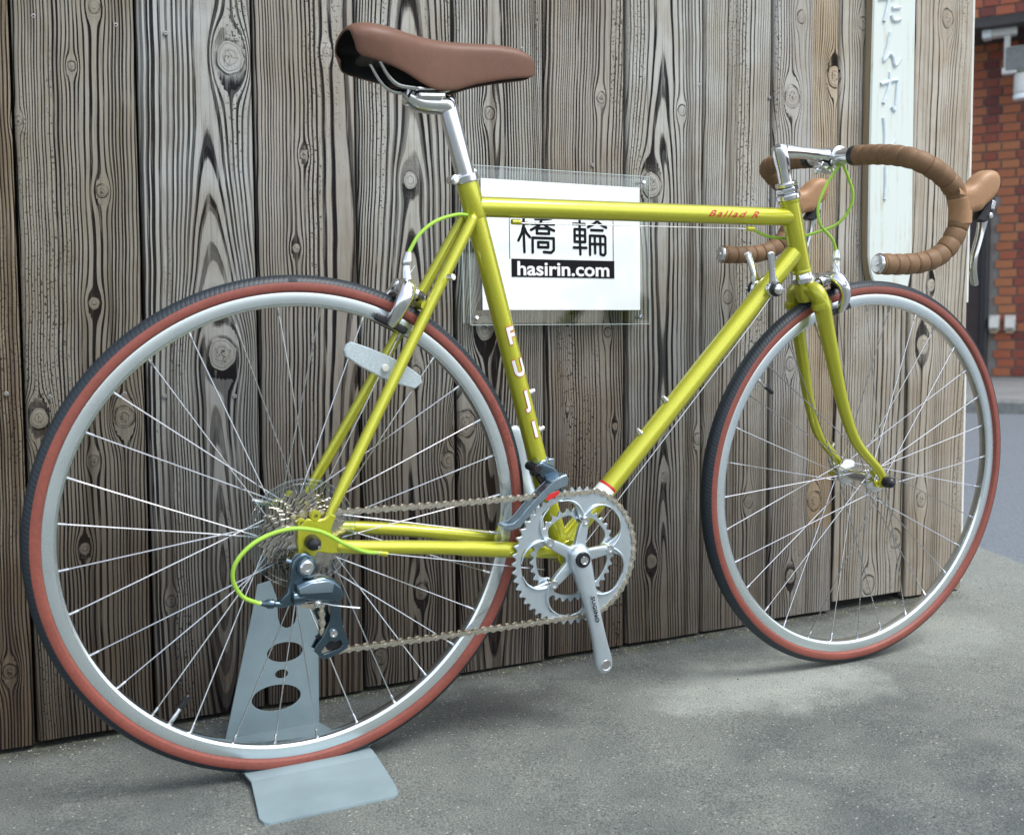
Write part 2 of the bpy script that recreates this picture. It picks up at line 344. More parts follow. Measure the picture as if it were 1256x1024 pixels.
# matrix taking shape-plane (x,y,z=normal) to bike x,z plane facing -Y
FACE = Matrix(((1, 0, 0, 0), (0, 0, -1, 0), (0, 1, 0, 0), (0, 0, 0, 1)))
def face_at(x, y, z, ang=0): return Matrix.Translation((x, y, z)) @ Matrix.Rotation(-ang, 4, 'Y') @ FACE
def apply(me, mw): me.transform(mw); return me
def join(meshes):
    bm = bmesh.new()
    for me, mi in meshes:
        n0 = len(bm.faces); bm.from_mesh(me); bm.faces.ensure_lookup_table()
        for f in bm.faces[n0:]: f.material_index = mi
    out = bpy.data.meshes.new('joined'); bm.to_mesh(out); bm.free(); return out

# ================================================================== GROUND, ROAD, FAR BUILDING
SL = .01294    # pavement rises slightly to the right
def ground_z(x): return SL * x
# pavement: polygon with an irregular outer edge towards the road
edge = [(2.35, 1.4), (2.20, .92), (2.10, .72), (2.04, .585), (1.99, .46), (1.955, .38), (1.90, .2), (1.84, -.1), (1.80, -.6), (1.78, -2.5), (1.78, -8)]
me = shape([[(-6, -8)] + [(-6, 1.4)] + edge], .08)
o = link('pavement', setup(apply(me, Matrix(((1, 0, 0, 0), (0, 1, 0, 0), (SL, 0, 1, -.04), (0, 0, 0, 1)))), M['concrete'])); struct(o)
# fine sheet of road reaching the horizon; rises gently away from the pavement
rd = Vector((-.5807, .8141, 0)); rn = Vector((.8141, .5807, 0))      # along the street, across it
K0 = Vector((1.9, .25, 0))
def street(u, vv, z): p = K0 + rn * u + rd * vv; return (p.x, p.y, z)
mb = MB(); us = [-150, -12, -3, 0, 1, 2, 3, 4, 5.28]; 
def rz(u): return .012 + max(0, min(u, 5.3)) * .0145 if u > -.5 else .004 - .03
VS = [-150, -40, -20, -12, -8, -4, 0, 4, 8, 12, 20, 40, 150]
vs = [street(u, v_, rz(u) if u > -2 else -.075) for u in us for v_ in VS]; nV = len(VS)
mb.add(vs, [(i * nV + j, i * nV + j + 1, (i + 1) * nV + j + 1, (i + 1) * nV + j) for i in range(len(us) - 1) for j in range(nV - 1)])
struct(build(mb, 'road', M['asphalt']))
# kerb stones + sidewalk
KU = 5.25
kerb = struct(empty('kerb'))
for i in range(-12, 14):
    mb = MB(); a = i * .6
    p = [street(KU + du, a + dv, z) for dv in (.004, .596) for du, z in ((0, .03), (0, .165), (.02, .185), (.15, .185), (.15, .03))]
    mb.add(p, [(0, 1, 2, 3, 4), (9, 8, 7, 6, 5)] + [(j, (j + 1) % 5, 5 + (j + 1) % 5, 5 + j) for j in range(5)])
    build(mb, 'kerb_stone', M['kerb'], kerb, bevel=.004)
mb = MB(); mb.add([street(KU + .15, -60, .18), street(KU + .15, 60, .18), street(KU + 4, 60, .42), street(KU + 4, -60, .42)], [(0, 1, 2, 3)])
struct(build(mb, 'sidewalk', M['foot']))
# brick building: ground floor wall set back under a projecting storey
bld = thing(empty('brick_building'), 'red brick building across the road with a dark recessed ground floor', 'building')
BU = KU + 1.85; BZ = .18 + 1.7 * .0623
SOF = 3.12
mb = MB()
def slab(mb, u0, u1, v0, v1, z0, z1):
    p = [street(u, v_, z) for u in (u0, u1) for v_ in (v0, v1) for z in (z0, z1)]
    mb.add(p, [(0, 1, 3, 2), (4, 6, 7, 5), (0, 4, 5, 1), (2, 3, 7, 6), (0, 2, 6, 4), (1, 5, 7, 3)])
DV = 0.80           # door jamb position along the street (wall runs to negative v from here)
slab(mb, BU + .012, BU + .3, -9, DV - .09, BZ - .1, SOF)
slab(mb, BU + .012, BU + .3, DV + 2.2, 9, BZ - .1, SOF); slab(mb, BU + .012, BU + .3, DV - .09, DV + 2.2, 1.78, SOF)
slab(mb, BU + .7, BU + .9, DV - .2, DV + 2.4, BZ - .1, SOF)
build(mb, 'wall', M['mortar'], bld)
mb = MB(); slab(mb, BU - .55, BU + 5, -9, 9, SOF + .02, SOF + 6); build(mb, 'upper_wall', M['mortar'], bld)
mb = MB(); slab(mb, BU - .56, BU + 5, -9, 9, SOF - .05, SOF + .018); build(mb, 'soffit', M['soffit'], bld)
mb = MB(); slab(mb, BU - .02, BU + .10, DV - .085, DV + .12, BZ - .02, 1.78); slab(mb, BU - .01, BU + .1, DV + .12, DV + 2.2, 1.70, 1.78)
build(mb, 'door_frame', M['darkbrown'], bld, bevel=.004)
mb = MB(); slab(mb, BU + .12, BU + .16, DV + .12, DV + 2.2, BZ, 1.70)
build(mb, 'door', M['darkbrown'], bld, bevel=.004)
mb = MB(); p = [street(BU - .03, DV - .06, z) for z in (BZ, .9, 1.3, 1.74)]; mb.tube(p, .035, 10); build(mb, 'downpipe', M['black'], bld)
# bricks: individually placed, flemish-like headers and stretchers
tone_cache = {}
def brick_mesh(L, tone):
    key = (L, tone)
    if key not in tone_cache:
        mb = MB(); mb.box((0, 0, 0), (L, .022, .064)); me = mb.mesh('brick'); setup(me, M['brick'])
        at = me.attributes.new('brick_tone', 'FLOAT', 'POINT'); at.data.foreach_set('value', [tone] * len(me.vertices)); tone_cache[key] = me
    return tone_cache[key]
rotS = Matrix(((rd.x, rn.x, 0, 0), (rd.y, rn.y, 0, 0), (0, 0, 1, 0), (0, 0, 0, 1)))
def put_brick(u, v_, z, L, tone):
    t = round(min(1, max(0, tone)) * 5) / 5
    x = link('brick', brick_mesh(L, t), bld, Matrix.Translation(street(u, v_, z)) @ rotS); return x
nb = 0; extra = []
def row_of(v0, v1, z, u, r):
    global nb
    a = v0 + (0 if r % 2 else -.085); i = 0
    while a < v1:
        L = .104 if (i % 2) == (r % 2) else .134
        c = a + L / 2
        if c + L / 2 <= v1 + .001 and c - L / 2 >= v0 - .09:
            tone = (.28 if L == .104 and random.random() < .7 else .8) + random.uniform(-.22, .22)
            extra.append((u, c, z, L, tone))
        a += L + .012; i += 1
for r in range(37): row_of(-1.6, DV - .09 if r < 20 else 1.6, BZ + .045 + r * .0755, BU + .004, r)
for r in range(6): row_of(-1.6, 1.6, SOF + .06 + r * .0755, BU - .558, r)
# the ones nearest the visible strip are objects, others one joined part
def score(e): return abs(e[1] - .55) + (0 if e[2] < 3.6 else .6)
extra.sort(key=score)
for e_ in extra[:290]: put_brick(*e_)
bm = bmesh.new(); tl = []
for e_ in extra[290:]:
    me = brick_mesh(e_[3], round(min(1, max(0, e_[4])) * 5) / 5).copy(); me.transform(Matrix.Translation(street(*e_[:3])) @ rotS); bm.from_mesh(me); bpy.data.meshes.remove(me)
me = bpy.data.meshes.new('bricks'); bm.to_mesh(me); bm.free(); me.materials.clear(); me.materials.append(M['brick'])
o = link('brick', me, bld); o['kind'] = 'stuff'
# small white hooded boxes on the wall
def fixture_box(v_, z, label):
    mb = MB(); q = [(-.07, 0), (-.07, .16), (.0, .19), (.07, .16), (.07, 0)]
    f = thing(empty('vent_hood', None, Matrix.Translation(street(BU - .012, v_, z)) @ rotS), label, 'vent cover')
    mb = MB(); mb.box((0, 0, 0), (.085, .02, .13)); build(mb, 'back_plate', M['whitepl'], f, bevel=.004)
    mb = MB(); mb.add([(-.038, -.01, .06), (.038, -.01, .06), (-.038, -.06, .04), (.038, -.06, .04), (-.038, -.075, -.045), (.038, -.075, -.045), (-.038, -.01, -.045), (.038, -.01, -.045)], [(0, 1, 3, 2), (2, 3, 5, 4), (0, 2, 4, 6), (1, 7, 5, 3), (4, 5, 7, 6)])
    build(mb, 'hood', M['whitepl'], f, bevel=.006)
    mb = MB(); mb.box((0, -.03, -.075), (.06, .04, .03)); build(mb, 'outlet', M['boardedge'], f, bevel=.004)
    return f
# ================================================================== PLANK WALL
WY = .26; WS = .01047        # wall plane y = WY + WS*x
KN = [(-0.021, 1.028, 0.0222), (-0.248, 0.991, 0.007), (-0.212, 0.815, 0.0095), (-0.321, 0.906, 0.0069), (0.091, 0.89, 0.0077), (0.132, 1.054, 0.0077), (0.273, 0.861, 0.0148), (0.076, 0.742, 0.0078), (0.42, 0.984, 0.0111), (-0.044, 0.574, 0.0228), (-0.228, 0.651, 0.0096), (-0.308, 0.484, 0.0154), (-0.191, 0.481, 0.0159), (-0.236, 0.418, 0.0085), (0.279, 0.54, 0.0111), (0.368, 0.45, 0.0199), (0.337, 0.387, 0.0142), (0.408, 0.616, 0.0199), (0.645, 1.032, 0.0102), (0.822, 1.025, 0.0106), (0.754, 0.882, 0.0211), (0.659, 0.608, 0.009), (0.935, 0.676, 0.0127), (0.864, 0.401, 0.0112), (1.093, 0.543, 0.0133), (0.992, 0.269, 0.0132), (1.1, 0.106, 0.0154), (1.161, 0.258, 0.0172), (0.574, 0.468, 0.006), (0.675, 0.433, 0.0076), (1.522, 1.285, 0.0172), (1.112, 1.235, 0.0127), (1.201, 1.128, 0.0196), (1.279, 1.244, 0.0132), (1.09, 1.076, 0.0192), (1.487, 0.711, 0.0142), (1.466, 0.581, 0.0196), (1.47, 0.24, 0.0164), (1.398, 0.157, 0.0181), (1.319, 0.064, 0.0179), (0.756, 0.171, 0.0143), (0.786, 0.333, 0.0079), (-0.359, 0.117, 0.0108), (-0.252, 0.288, 0.0098), (-0.131, 0.194, 0.0089), (0.284, 0.163, 0.0142), (0.207, 0.061, 0.0141), (-0.215, 1.078, 0.0093),
      (-.55, .7, .015), (-.72, .3, .012), (-.9, .9, .016), (.6, 1.6, .012), (.1, 1.5, .014), (1.3, 1.7, .015), (-.5, 1.5, .012)]
# x0, x1, ring centre offset (m from middle), depth, slope, ring pitch, contrast, tone, protrusion
PL = [(-1.20, -1.025, .01, .03, .05, .007, .9, (.33, .31, .28), 0), (-1.022, -.86, .12, .02, .02, .006, .8, (.27, .25, .215), .003),
      (-.857, -.69, -.02, .02, .04, .007, .9, (.30, .29, .27), 0), (-.687, -.513, .10, .03, .02, .0062, .85, (.33, .29, .24), .002),
      (-.510, -.329, -.17, .03, .02, .0068, .95, (.36, .31, .235), 0), (-.325, -.161, .155, .04, .012, .0064, .82, (.285, .265, .225), .002),
      (-.157, .012, .012, .018, .052, .0076, 1.12, (.40, .41, .40), 0), (.016, .178, .09, .05, .016, .0070, .84, (.35, .33, .30), .002),
      (.182, .351, .008, .022, .045, .0066, .95, (.39, .385, .36), .0), (.355, .525, -.012, .018, -.05, .0066, 1.0, (.40, .395, .37), .002),
      (.529, .697, .13, .05, .012, .0070, .85, (.34, .31, .275), .0), (.701, .873, -.012, .022, .035, .0066, .88, (.43, .43, .405), .003),
      (.877, 1.041, .15, .06, .01, .0078, .68, (.43, .425, .395), .0), (1.045, 1.213, -.13, .05, .012, .0075, .56, (.46, .42, .36), .003),
      (1.218, 1.422, .13, .04, .03, .0095, .50, (.44, .415, .37), .0), (1.426, 1.604, .12, .06, .02, .0105, .42, (.46, .42, .36), .003)]
wall = thing(empty('plank_wall'), 'weathered grey brown timber plank wall with knots behind the bicycle', 'wall')
def vnoise(x, seed, amp, octs=3):
    r = np.random.default_rng(seed); out = np.zeros_like(x)
    for o_ in range(octs):
        f = 1.3 * 2.1 ** o_; ph_ = r.uniform(0, 6.28, 3); a = r.uniform(.5, 1, 3)
        for q in range(3): out += amp / 1.7 ** o_ * a[q] * np.sin(x * f * (1 + .37 * q) + ph_[q])
    return out / 2
for pi_, (x0, x1, pc, pd, psl, pitch, con, tone, pro) in enumerate(PL):
    W_ = x1 - x0; near = x0 > -.6
    zb = ground_z(x0) + .006 + random.uniform(0, .008) + (.014 if abs(x0 - 1.218) < .01 else 0); zt = 2.15 + random.uniform(-.004, .004)
    zz = np.concatenate([np.arange(zb, 1.42, .007 if near else .03), np.arange(1.42, zt, .04), [zt]])
    nx = int(W_ / (.003 if near else .01)); xx = np.linspace(x0, x1, nx)
    X_, Z_ = np.meshgrid(xx, zz); xm = (x0 + x1) / 2
    cath = abs(pc) < .05; cxn = pc + vnoise(zz, 100 + pi_, .010 if cath else .004)[:, None]; dn = np.abs(pd + psl * (zz - .6) + vnoise(zz, 200 + pi_, .013))[:, None] + .004
    xe = X_.copy(); kdm = np.full_like(X_, 9.); flame = np.zeros_like(X_)
    for (kx, kz, kr) in KN:
        if kx < x0 - .02 or kx > x1 + .02: continue
        kr = kr * (.85 if kr < .0165 else .95)
        dx = X_ - kx; dz = (Z_ - kz)
        ang = ((kx * 77.7) % 1 - .5) * .5; dxr = dx * math.cos(ang) + dz * math.sin(ang); 
        rr2 = dx ** 2 + (dz / 2.0) ** 2 + 1e-9; Rk = kr * 1.2; rr = np.sqrt(rr2)
        xe -= dx * np.minimum(1, Rk ** 2 / rr2) * np.exp(-np.maximum(0, rr - Rk) / (1.6 * kr))
        kd_ = np.sqrt(dx ** 2 + (dz / 1.18) ** 2) / kr; kd_ *= 1 + .04 * np.sin(3 * np.arctan2(dz, dx) + kx * 40) + .025 * np.sin(7 * np.arctan2(dz, dx) + kx * 90)
        if kr < .0125: flame = np.maximum(flame, np.clip((1.05 - kd_) / .35, 0, 1) * (.62 + .35 * ((kx * 91) % 1)))
        kdm = np.minimum(kdm, kd_)
        if kr > .0105 and kx < 1.0:
            az_ = np.abs(dz) / kr; wdt = np.clip(1.25 - .23 * az_, 0, 2) * kr * (1 + .25 * np.sin(dz * 190 + kx * 50))
            fl2 = np.clip((wdt - np.abs(dx + .25 * kr * np.sin(dz * 60 + kx * 9))) / .0025, 0, 1) * (az_ > .9) * (az_ < 5)
            side = 1.0 if (kx * 313) % 1 > .5 else -1.0
            flame = np.maximum(flame, fl2 * np.where(dz * side > 0, 1, (az_ < 2.2)))
    u = (xe - xm) - cxn + .0012 * np.sin(Z_ * 17 + pi_) + .0004 * np.sin(Z_ * 61 + 2 * pi_)
    # distance from pith -> rings; far centre gives straight grain, near centre gives arches
    s = np.sqrt(u ** 2 + dn ** 2)
    s = s / (pitch * .84) + 1.0 * np.sin(s / .021 + pi_ * 1.7) + .35 * np.sin(s / .0085 + pi_) + pi_ * 7.3
    Y_ = WY + WS * X_ - pro
    e_d = np.minimum(X_ - x0, x1 - X_); Y_ = Y_ + .006 * np.clip(1 - e_d / .006, 0, 1) ** 2
    Y_ = Y_ + .0008 * np.sin(X_ * 40 + pi_) - .0015 * np.exp(-((kdm / 1.1) ** 4))
    ny = len(zz); vs = np.stack([X_, Y_, Z_], -1).reshape(-1, 3)
    idx = np.arange(ny * nx).reshape(ny, nx)
    fs = np.stack([idx[:-1, :-1], idx[:-1, 1:], idx[1:, 1:], idx[1:, :-1]], -1).reshape(-1, 4).tolist()
    # border ring to the back
    border = list(idx[0, :]) + list(idx[1:, -1]) + list(idx[-1, -2::-1]) + list(idx[-2:0:-1, 0])
    nb0 = len(vs); back = vs[border].copy(); back[:, 1] = WY + WS * back[:, 0] + .017; vs = np.concatenate([vs, back]); nbd = len(border)
    for i in range(nbd): fs.append([int(border[i]), int(nb0 + i), int(nb0 + (i + 1) % nbd), int(border[(i + 1) % nbd])])
    me = bpy.data.meshes.new('plank'); me.from_pydata(vs.tolist(), [], fs); 
    def att(nm, arr, ext):
        full = np.concatenate([arr.reshape(-1), np.full(nbd, ext)]).astype(np.float32)
        a_ = me.attributes.new(nm, 'FLOAT', 'POINT'); a_.data.foreach_set('value', full)
    att('ring', s, 0.); att('knot', kdm, 9.); att('flame', flame, 0.)
    att('plank_seed', np.full_like(X_, pi_ * 3.7), pi_ * 3.7); att('contrast', np.full_like(X_, con), con)
    a_ = me.attributes.new('tone', 'FLOAT_COLOR', 'POINT'); tv = np.tile(np.array([*tone, 1.], np.float32), (len(vs), 1))
    if abs(x0 - 1.045) < .01: tv[:, :3] = np.where(((vs[:, 0] > 1.145) & (vs[:, 2] > .2))[:, None], np.array([.46, .385, .29]), np.array([.42, .41, .39]))
    a_.data.foreach_set('color', tv.reshape(-1))
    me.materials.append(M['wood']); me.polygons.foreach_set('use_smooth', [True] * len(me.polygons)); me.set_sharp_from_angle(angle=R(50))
    link('plank', me, wall)
# backing rails and sheet behind the planks
mb = MB(); mb.add([(-1.25, WY - .013 + .034, -.02), (1.60, WY + .017 + .034, -.02), (1.60, WY + .017 + .034, 2.1), (-1.25, WY - .013 + .034, 2.1),
    (-1.25, WY + .06, -.02), (1.60, WY + .08, -.02), (1.60, WY + .08, 2.1), (-1.25, WY + .06, 2.1)], [(0, 1, 2, 3), (7, 6, 5, 4), (0, 4, 5, 1), (1, 5, 6, 2), (2, 6, 7, 3), (3, 7, 4, 0)])
build(mb, 'backing_board', M['backing'], wall)
mb = MB(); mb.box((1.6125, WY + .028, 1.40), (.007, .012, 1.45)); mb.box((1.6125, WY + .028, .29), (.006, .012, .50)); build(mb, 'edge_strip', M['whitepl'], wall, bevel=.001)
# screws
SC = [(8, 483), (61, 487), (153, 483), (202, 486), (288, 486), (41, 20), (142, 31), (203, 41), (290, 48), (858, 105), (944, 120), (1012, 130), (1021, 130), (975, 118), (640, 60), (790, 97), (727, 203)]
CW = Vector((-0.36821405, -1.42899412, 0.58657678))
def on_wall(px, py, off=0.):
    d = right * ((px - 628) / 1304.68) + down * ((py - 512) / 1304.68) + fwd
    n_ = Vector((-WS, 1, 0)); P0 = Vector((0, WY - off, 0)); return CW + d * ((P0 - CW).dot(n_) / d.dot(n_))
mb = MB(); mb.lathe([(0, .0002), (.0012, .0002), (.0016, -.0012), (.0030, -.0010), (.0036, -.0002), (.0036, .003)], seg=10)
scm = setup(mb.mesh('screw'), M['screw'])
for px, py in SC: link('screw', scm, wall, Matrix.Translation(on_wall(px, py, .002)))

# ================================================================== SIGN PANEL
sg = thing(empty('shop_sign', None, Matrix.Translation((.552, 0, .7354)) @ Matrix.Rotation(R(.6), 4, 'Z') @ Matrix.Rotation(R(-.5), 4, 'Y')), 'white acrylic sign reading hasirin.com mounted between clear sheets on the plank wall', 'sign')
SY = .2365   # front of acrylic
def sign_box(name, x0, x1, z0, z1, y0, y1, mat, bev=0):
    mb = MB(); mb.box(((x0 + x1) / 2, (y0 + y1) / 2, (z0 + z1) / 2), (x1 - x0, y1 - y0, z1 - z0)); return build(mb, name, mat, sg, bevel=bev)
sign_box('front_sheet', -.181, .183, -.113, .155, SY, SY + .004, M['acrylic'])
sign_box('back_sheet', -.189, .178, -.110, .152, SY + .0105, SY + .0145, M['acrylic'])
sign_box('white_panel', -.160, .160, -.088, .134, SY - .0030, SY - .0003, M['panelwhite'])
for nm, a in (('sheet_edge', (-.1822, -.1812, -.113, .155)), ('sheet_edge', (.1832, .1842, -.113, .155)), ('sheet_edge', (-.181, .183, -.1142, -.1132)), ('sheet_edge', (-.181, .183, .1552, .1562)), ('sheet_edge', (-.1905, -.1892, -.110, .152))):
    y0 = SY if a[0] > -.185 else SY + .0105; sign_box(nm, a[0], a[1], a[2], a[3], y0 + .0002, y0 + .0038, M['acedge'])
for x, z in ((-.171, .145), (.170, .145), (-.171, -.101), (.164, -.101)):
    mb = MB(); mb.lathe([(0, -.004), (.003, -.004), (.0045, -.002), (.0045, 0), (.0022, .0005), (.0022, .021)], (x, SY, z), seg=14); build(mb, 'standoff_screw', M['chrome'], sg)
zx = lambda X: (X - 636) * .0001848
zy = lambda Y: -(Y - 575) * .000156
def strokes(name, lst, wd, y, mat, closed=()):
    mb = MB()
    for st in lst:
        pts = [(zx(a), y, zy(b)) for a, b in st]
        for i in range(len(pts) - 1):
            a, b = Vector(pts[i]), Vector(pts[i + 1]); d = b - a; L = d.length; an = math.atan2(d.z, d.x)
            n = 8; ol = [(L / 2 + math.cos(t) * wd, math.sin(t) * wd) for t in [-PI / 2 + PI * q / n for q in range(n + 1)]] + [(-L / 2 + math.cos(t) * wd, math.sin(t) * wd) for t in [PI / 2 + PI * q / n for q in range(n + 1)]]
            c = (a + b) / 2; ca, sa = math.cos(an), math.sin(an); jit = random.uniform(0, .0001)
            f1 = [(c.x + p * ca - q * sa, y - .0005 - jit, c.z + p * sa + q * ca) for p, q in ol]; f2 = [(p[0], y + .00005, p[2]) for p in f1]; N_ = len(ol)
            mb.add(f1 + f2, [tuple(range(N_))] + [(q, (q + 1) % N_, N_ + (q + 1) % N_, N_ + q) for q in range(N_)])
    return build(mb, name, mat, sg)
LY = SY - .0032
hashi = [[(140, 182), (255, 182)], [(205, 118), (205, 300), (210, 498)], [(198, 225), (185, 290), (148, 372)], [(213, 235), (235, 290), (270, 332)],
         [(330, 128), (430, 128), (500, 116)], [(283, 182), (530, 182)], [(395, 140), (375, 195), (283, 252)], [(430, 190), (470, 225), (530, 252)], [(345, 232), (475, 232), (475, 288), (345, 288), (345, 232)],
         [(298, 500), (298, 338), (525, 338), (525, 468), (497, 497), (418, 492)], [(358, 385), (465, 385), (465, 440), (358, 440), (358, 385)]]
rin = [[(740, 165), (870, 165)], [(812, 130), (812, 300), (818, 508)], [(755, 225), (872, 225), (872, 366), (755, 366), (755, 225)], [(755, 296), (872, 296)], [(745, 432), (884, 432)],
       [(1005, 128), (960, 165), (905, 195)], [(1012, 128), (1055, 165), (1110, 195)], [(940, 228), (1070, 228)], [(926, 510), (926, 292), (1088, 292), (1100, 310), (1100, 490), (1085, 510), (1055, 505)], [(980, 300), (984, 490)], [(1042, 300), (1045, 500)], [(930, 386), (1098, 386)]]
strokes('character', hashi, .0024, LY, M['ink']); strokes('character', rin, .0024, LY, M['ink'])
strokes('box_line', [[(55, 60), (55, 575)], [(1190, 60), (1190, 575)], [(55, 60), (1190, 60)]], .00045, LY, M['ink'])
mb = MB(); mb.box(((zx(72) + zx(1200)) / 2, LY - .0003, (zy(575) + zy(775)) / 2), (zx(1200) - zx(72), .0006, zy(575) - zy(775))); build(mb, 'black_band', M['ink'], sg)
me = text('hasirin.com', .031, .0006, offset=.0007, spacing=1.0)
xs = [v_.co.x for v_ in me.vertices]; sc_ = (zx(1140) - zx(130)) / (max(xs) - min(xs)); mid = (max(xs) + min(xs)) / 2
for v_ in me.vertices: v_.co.x = (v_.co.x - mid) * sc_; v_.co.y *= 1.08
apply(me, Matrix.Translation(((zx(130) + zx(1140)) / 2, LY - .0009, (zy(688)))) @ FACE); link('web_address', setup(me, M['white']), sg)

# ================================================================== WHITE CARVED BOARD
p0 = on_wall(1077, 0, .022); p1 = on_wall(1118, 0, .022)
wb = thing(empty('carved_board', None, Matrix.Translation((1.375, WY + WS * 1.375, 0))), 'narrow white painted board with carved kana letters fixed near the right end of the wall', 'sign board')
bw = .124; bx0 = -.090
mb = MB(); ns = 40; vs = []
for i in range(ns + 1):
    z = .700 + (2.0 - .700) * i / ns; wl = bx0 + .003 * math.sin(z * 5); wr = bx0 + bw + .004 * math.sin(z * 3 + 1)
    if z < .745: wl += .02 * (1 - (z - .700) / .045); wr -= .012 * (1 - (z - .700) / .045)
    vs += [(wl, -.004, z), (wl, -.021, z), (wl + .003, -.024, z), (wr - .003, -.024, z), (wr, -.021, z), (wr, -.004, z)]
fs = []; mi = []
for i in range(ns):
    for j in range(6): fs.append((i * 6 + j, i * 6 + (j + 1) % 6, (i + 1) * 6 + (j + 1) % 6, (i + 1) * 6 + j)); mi.append(0 if 1 <= j <= 3 else 1)
fs += [tuple(range(5, -1, -1)), tuple(ns * 6 + j for j in range(6))]; mi += [1, 1]
mb.v = vs; mb.f = fs; mb.mi = mi
build(mb, 'board', [M['whiteboard'], M['boardedge']], wb)
# carved kana (zoom of the photograph 3.94x, x from 1050)
def kp(X, Y): q = on_wall(1050 + X / 3.933, Y / 3.938, .0245); return (q.x - 1.375, q.z)
kana = [[(135, 105), (150, 40), (158, -12)], [(110, -5), (190, -15)], [(175, 42), (212, 38)], [(172, 75), (182, 100), (214, 95)],
        [(165, 160), (148, 240), (133, 295), (160, 262), (178, 280), (188, 318), (214, 285)],
        [(120, 408), (195, 388), (197, 430), (188, 530), (172, 515)], [(166, 350), (158, 420), (132, 500)],
        [(134, 570), (140, 650), (138, 740), (160, 720), (184, 675)], [(143, 805), (143, 880), (138, 965)]]
mb = MB()
for st in kana:
    pts = [Vector((a[0], -.0242, a[1])) for a in [kp(*q) for q in st]]; mb.tube(smooth(pts, 4), .0044, 8)
build(mb, 'carved_letter', M['carve'], wb)

# ================================================================== DISPLAY STAND
st = thing(empty('display_stand', None, Matrix.Translation((0, 0, 0))), 'grey blue bent steel display stand with oval holes under the rear wheel', 'bicycle stand')
# front tongue
def plate(pts_rows, thick, name, mat, bevel=0, label=None):
    # rows of top-surface points -> solid plate
    nr = len(pts_rows); nc = len(pts_rows[0]); top = [Vector(p) for r in pts_rows for p in r]; bot = [p - Vector((0, 0, thick)) for p in top]
    N_ = nr * nc; fs = []
    for i in range(nr - 1):
        for j in range(nc - 1):
            a = i * nc + j; fs.append((a, a + 1, a + nc + 1, a + nc)); fs.append((N_ + a, N_ + a + nc, N_ + a + nc + 1, N_ + a + 1))
    loop = [j for j in range(nc)] + [i * nc + nc - 1 for i in range(1, nr)] + [(nr - 1) * nc + j for j in range(nc - 2, -1, -1)] + [i * nc for i in range(nr - 2, 0, -1)]
    for q in range(len(loop)): a, b = loop[q], loop[(q + 1) % len(loop)]; fs.append((a, N_ + a, N_ + b, b))
    mb = MB(); mb.add(top + bot, fs); o = build(mb, name, mat, st); o.data.polygons.foreach_set('use_smooth', [False] * len(o.data.polygons)); return o
def row(y, z, x0, x1, n=9): return [(x0 + (x1 - x0) * i / (n - 1), y, z + SL * (x0 + (x1 - x0) * i / (n - 1))) for i in range(n)]
plate([row(.004, .014, -.079, .097), row(-.016, .0135, -.080, .099), row(-.034, .0100, -.076, .100), row(-.115, .0068, -.086, .094), row(-.138, .0045, -.089, .092), row(-.150, .0035, -.086, .089), row(-.154, .003, -.080, .080)], .003, 'front_plate', M['standpaint'])
plate([row(.004, .009, -.079, .097, 9), row(.03, .006, -.080, .115, 9), row(.060, .005, -.078, .112, 9), row(.075, .005, -.077, .085, 9), row(.150, .005, -.074, .069, 9)], .003, 'base_plate', M['standpaint'])
# upright with holes: local x across, y up
UP = [(-.0735, 0), (.0690, 0), (.0740, .180), (.0760, .225), (.058, .232), (.0405, .200), (.0400, .170), (.037, .160), (.031, .1545), (.0255, .153), (.020, .1545), (.014, .160), (.0115, .170), (.0110, .200), (.002, .228), (-.018, .224), (-.024, .195)]
holes = [circ(.020, .117, .0275, 32, .0150, 0), circ(.0137, .0845, .0100, 20, .0068, 0), circ(.0045, .0495, .0375, 36, .0195, 0)]
me = shape([UP] + holes, .003, .0004)
tilt = Matrix.Translation((0, .1515, .004)) @ Matrix.Rotation(R(-4), 4, 'X') @ FACE
link('upright', setup(apply(me, tilt), M['standpaint']), st)

# ================================================================== BICYCLE
WM = Matrix(((0.99991633, -0.00101376, -0.0128963, 0), (0, 0.99692461, -0.07836663, 0), (0.01293608, 0.07836007, 0.99684119, 0), (0, 0, 0, 1)))
bike = thing(empty('bicycle'), 'lime yellow steel road bicycle with brown saddle and tan drop bars leaning before the wall', 'bicycle')
bike.matrix_world = WM @ Matrix.Translation((0, 0, .339 + .0025))
WB = 1.0058; BB = Vector((.404, 0, -.0685))
HAx = lambda z: .8085 + (.4777 - z) * .3057
hax = Vector((-.2924, 0, .9563))
def H(z, y=0): return Vector((HAx(z), y, z))
STx = lambda z: .404 - .299 * (z + .0685)
def T(z, y=0): return Vector((STx(z), y, z))
def tube(name, a, b, r0, r1=None, seg=28, mat='paint', parent=None, n=10, **kw):
    a = Vector(a); b = Vector(b); mb = MB(); mb.tube([a.lerp(b, i / n) for i in range(n + 1)], [r0 + ((r1 or r0) - r0) * i / n for i in range(n + 1)], seg)
    return build(mb, name, M[mat], parent or bike, **kw)
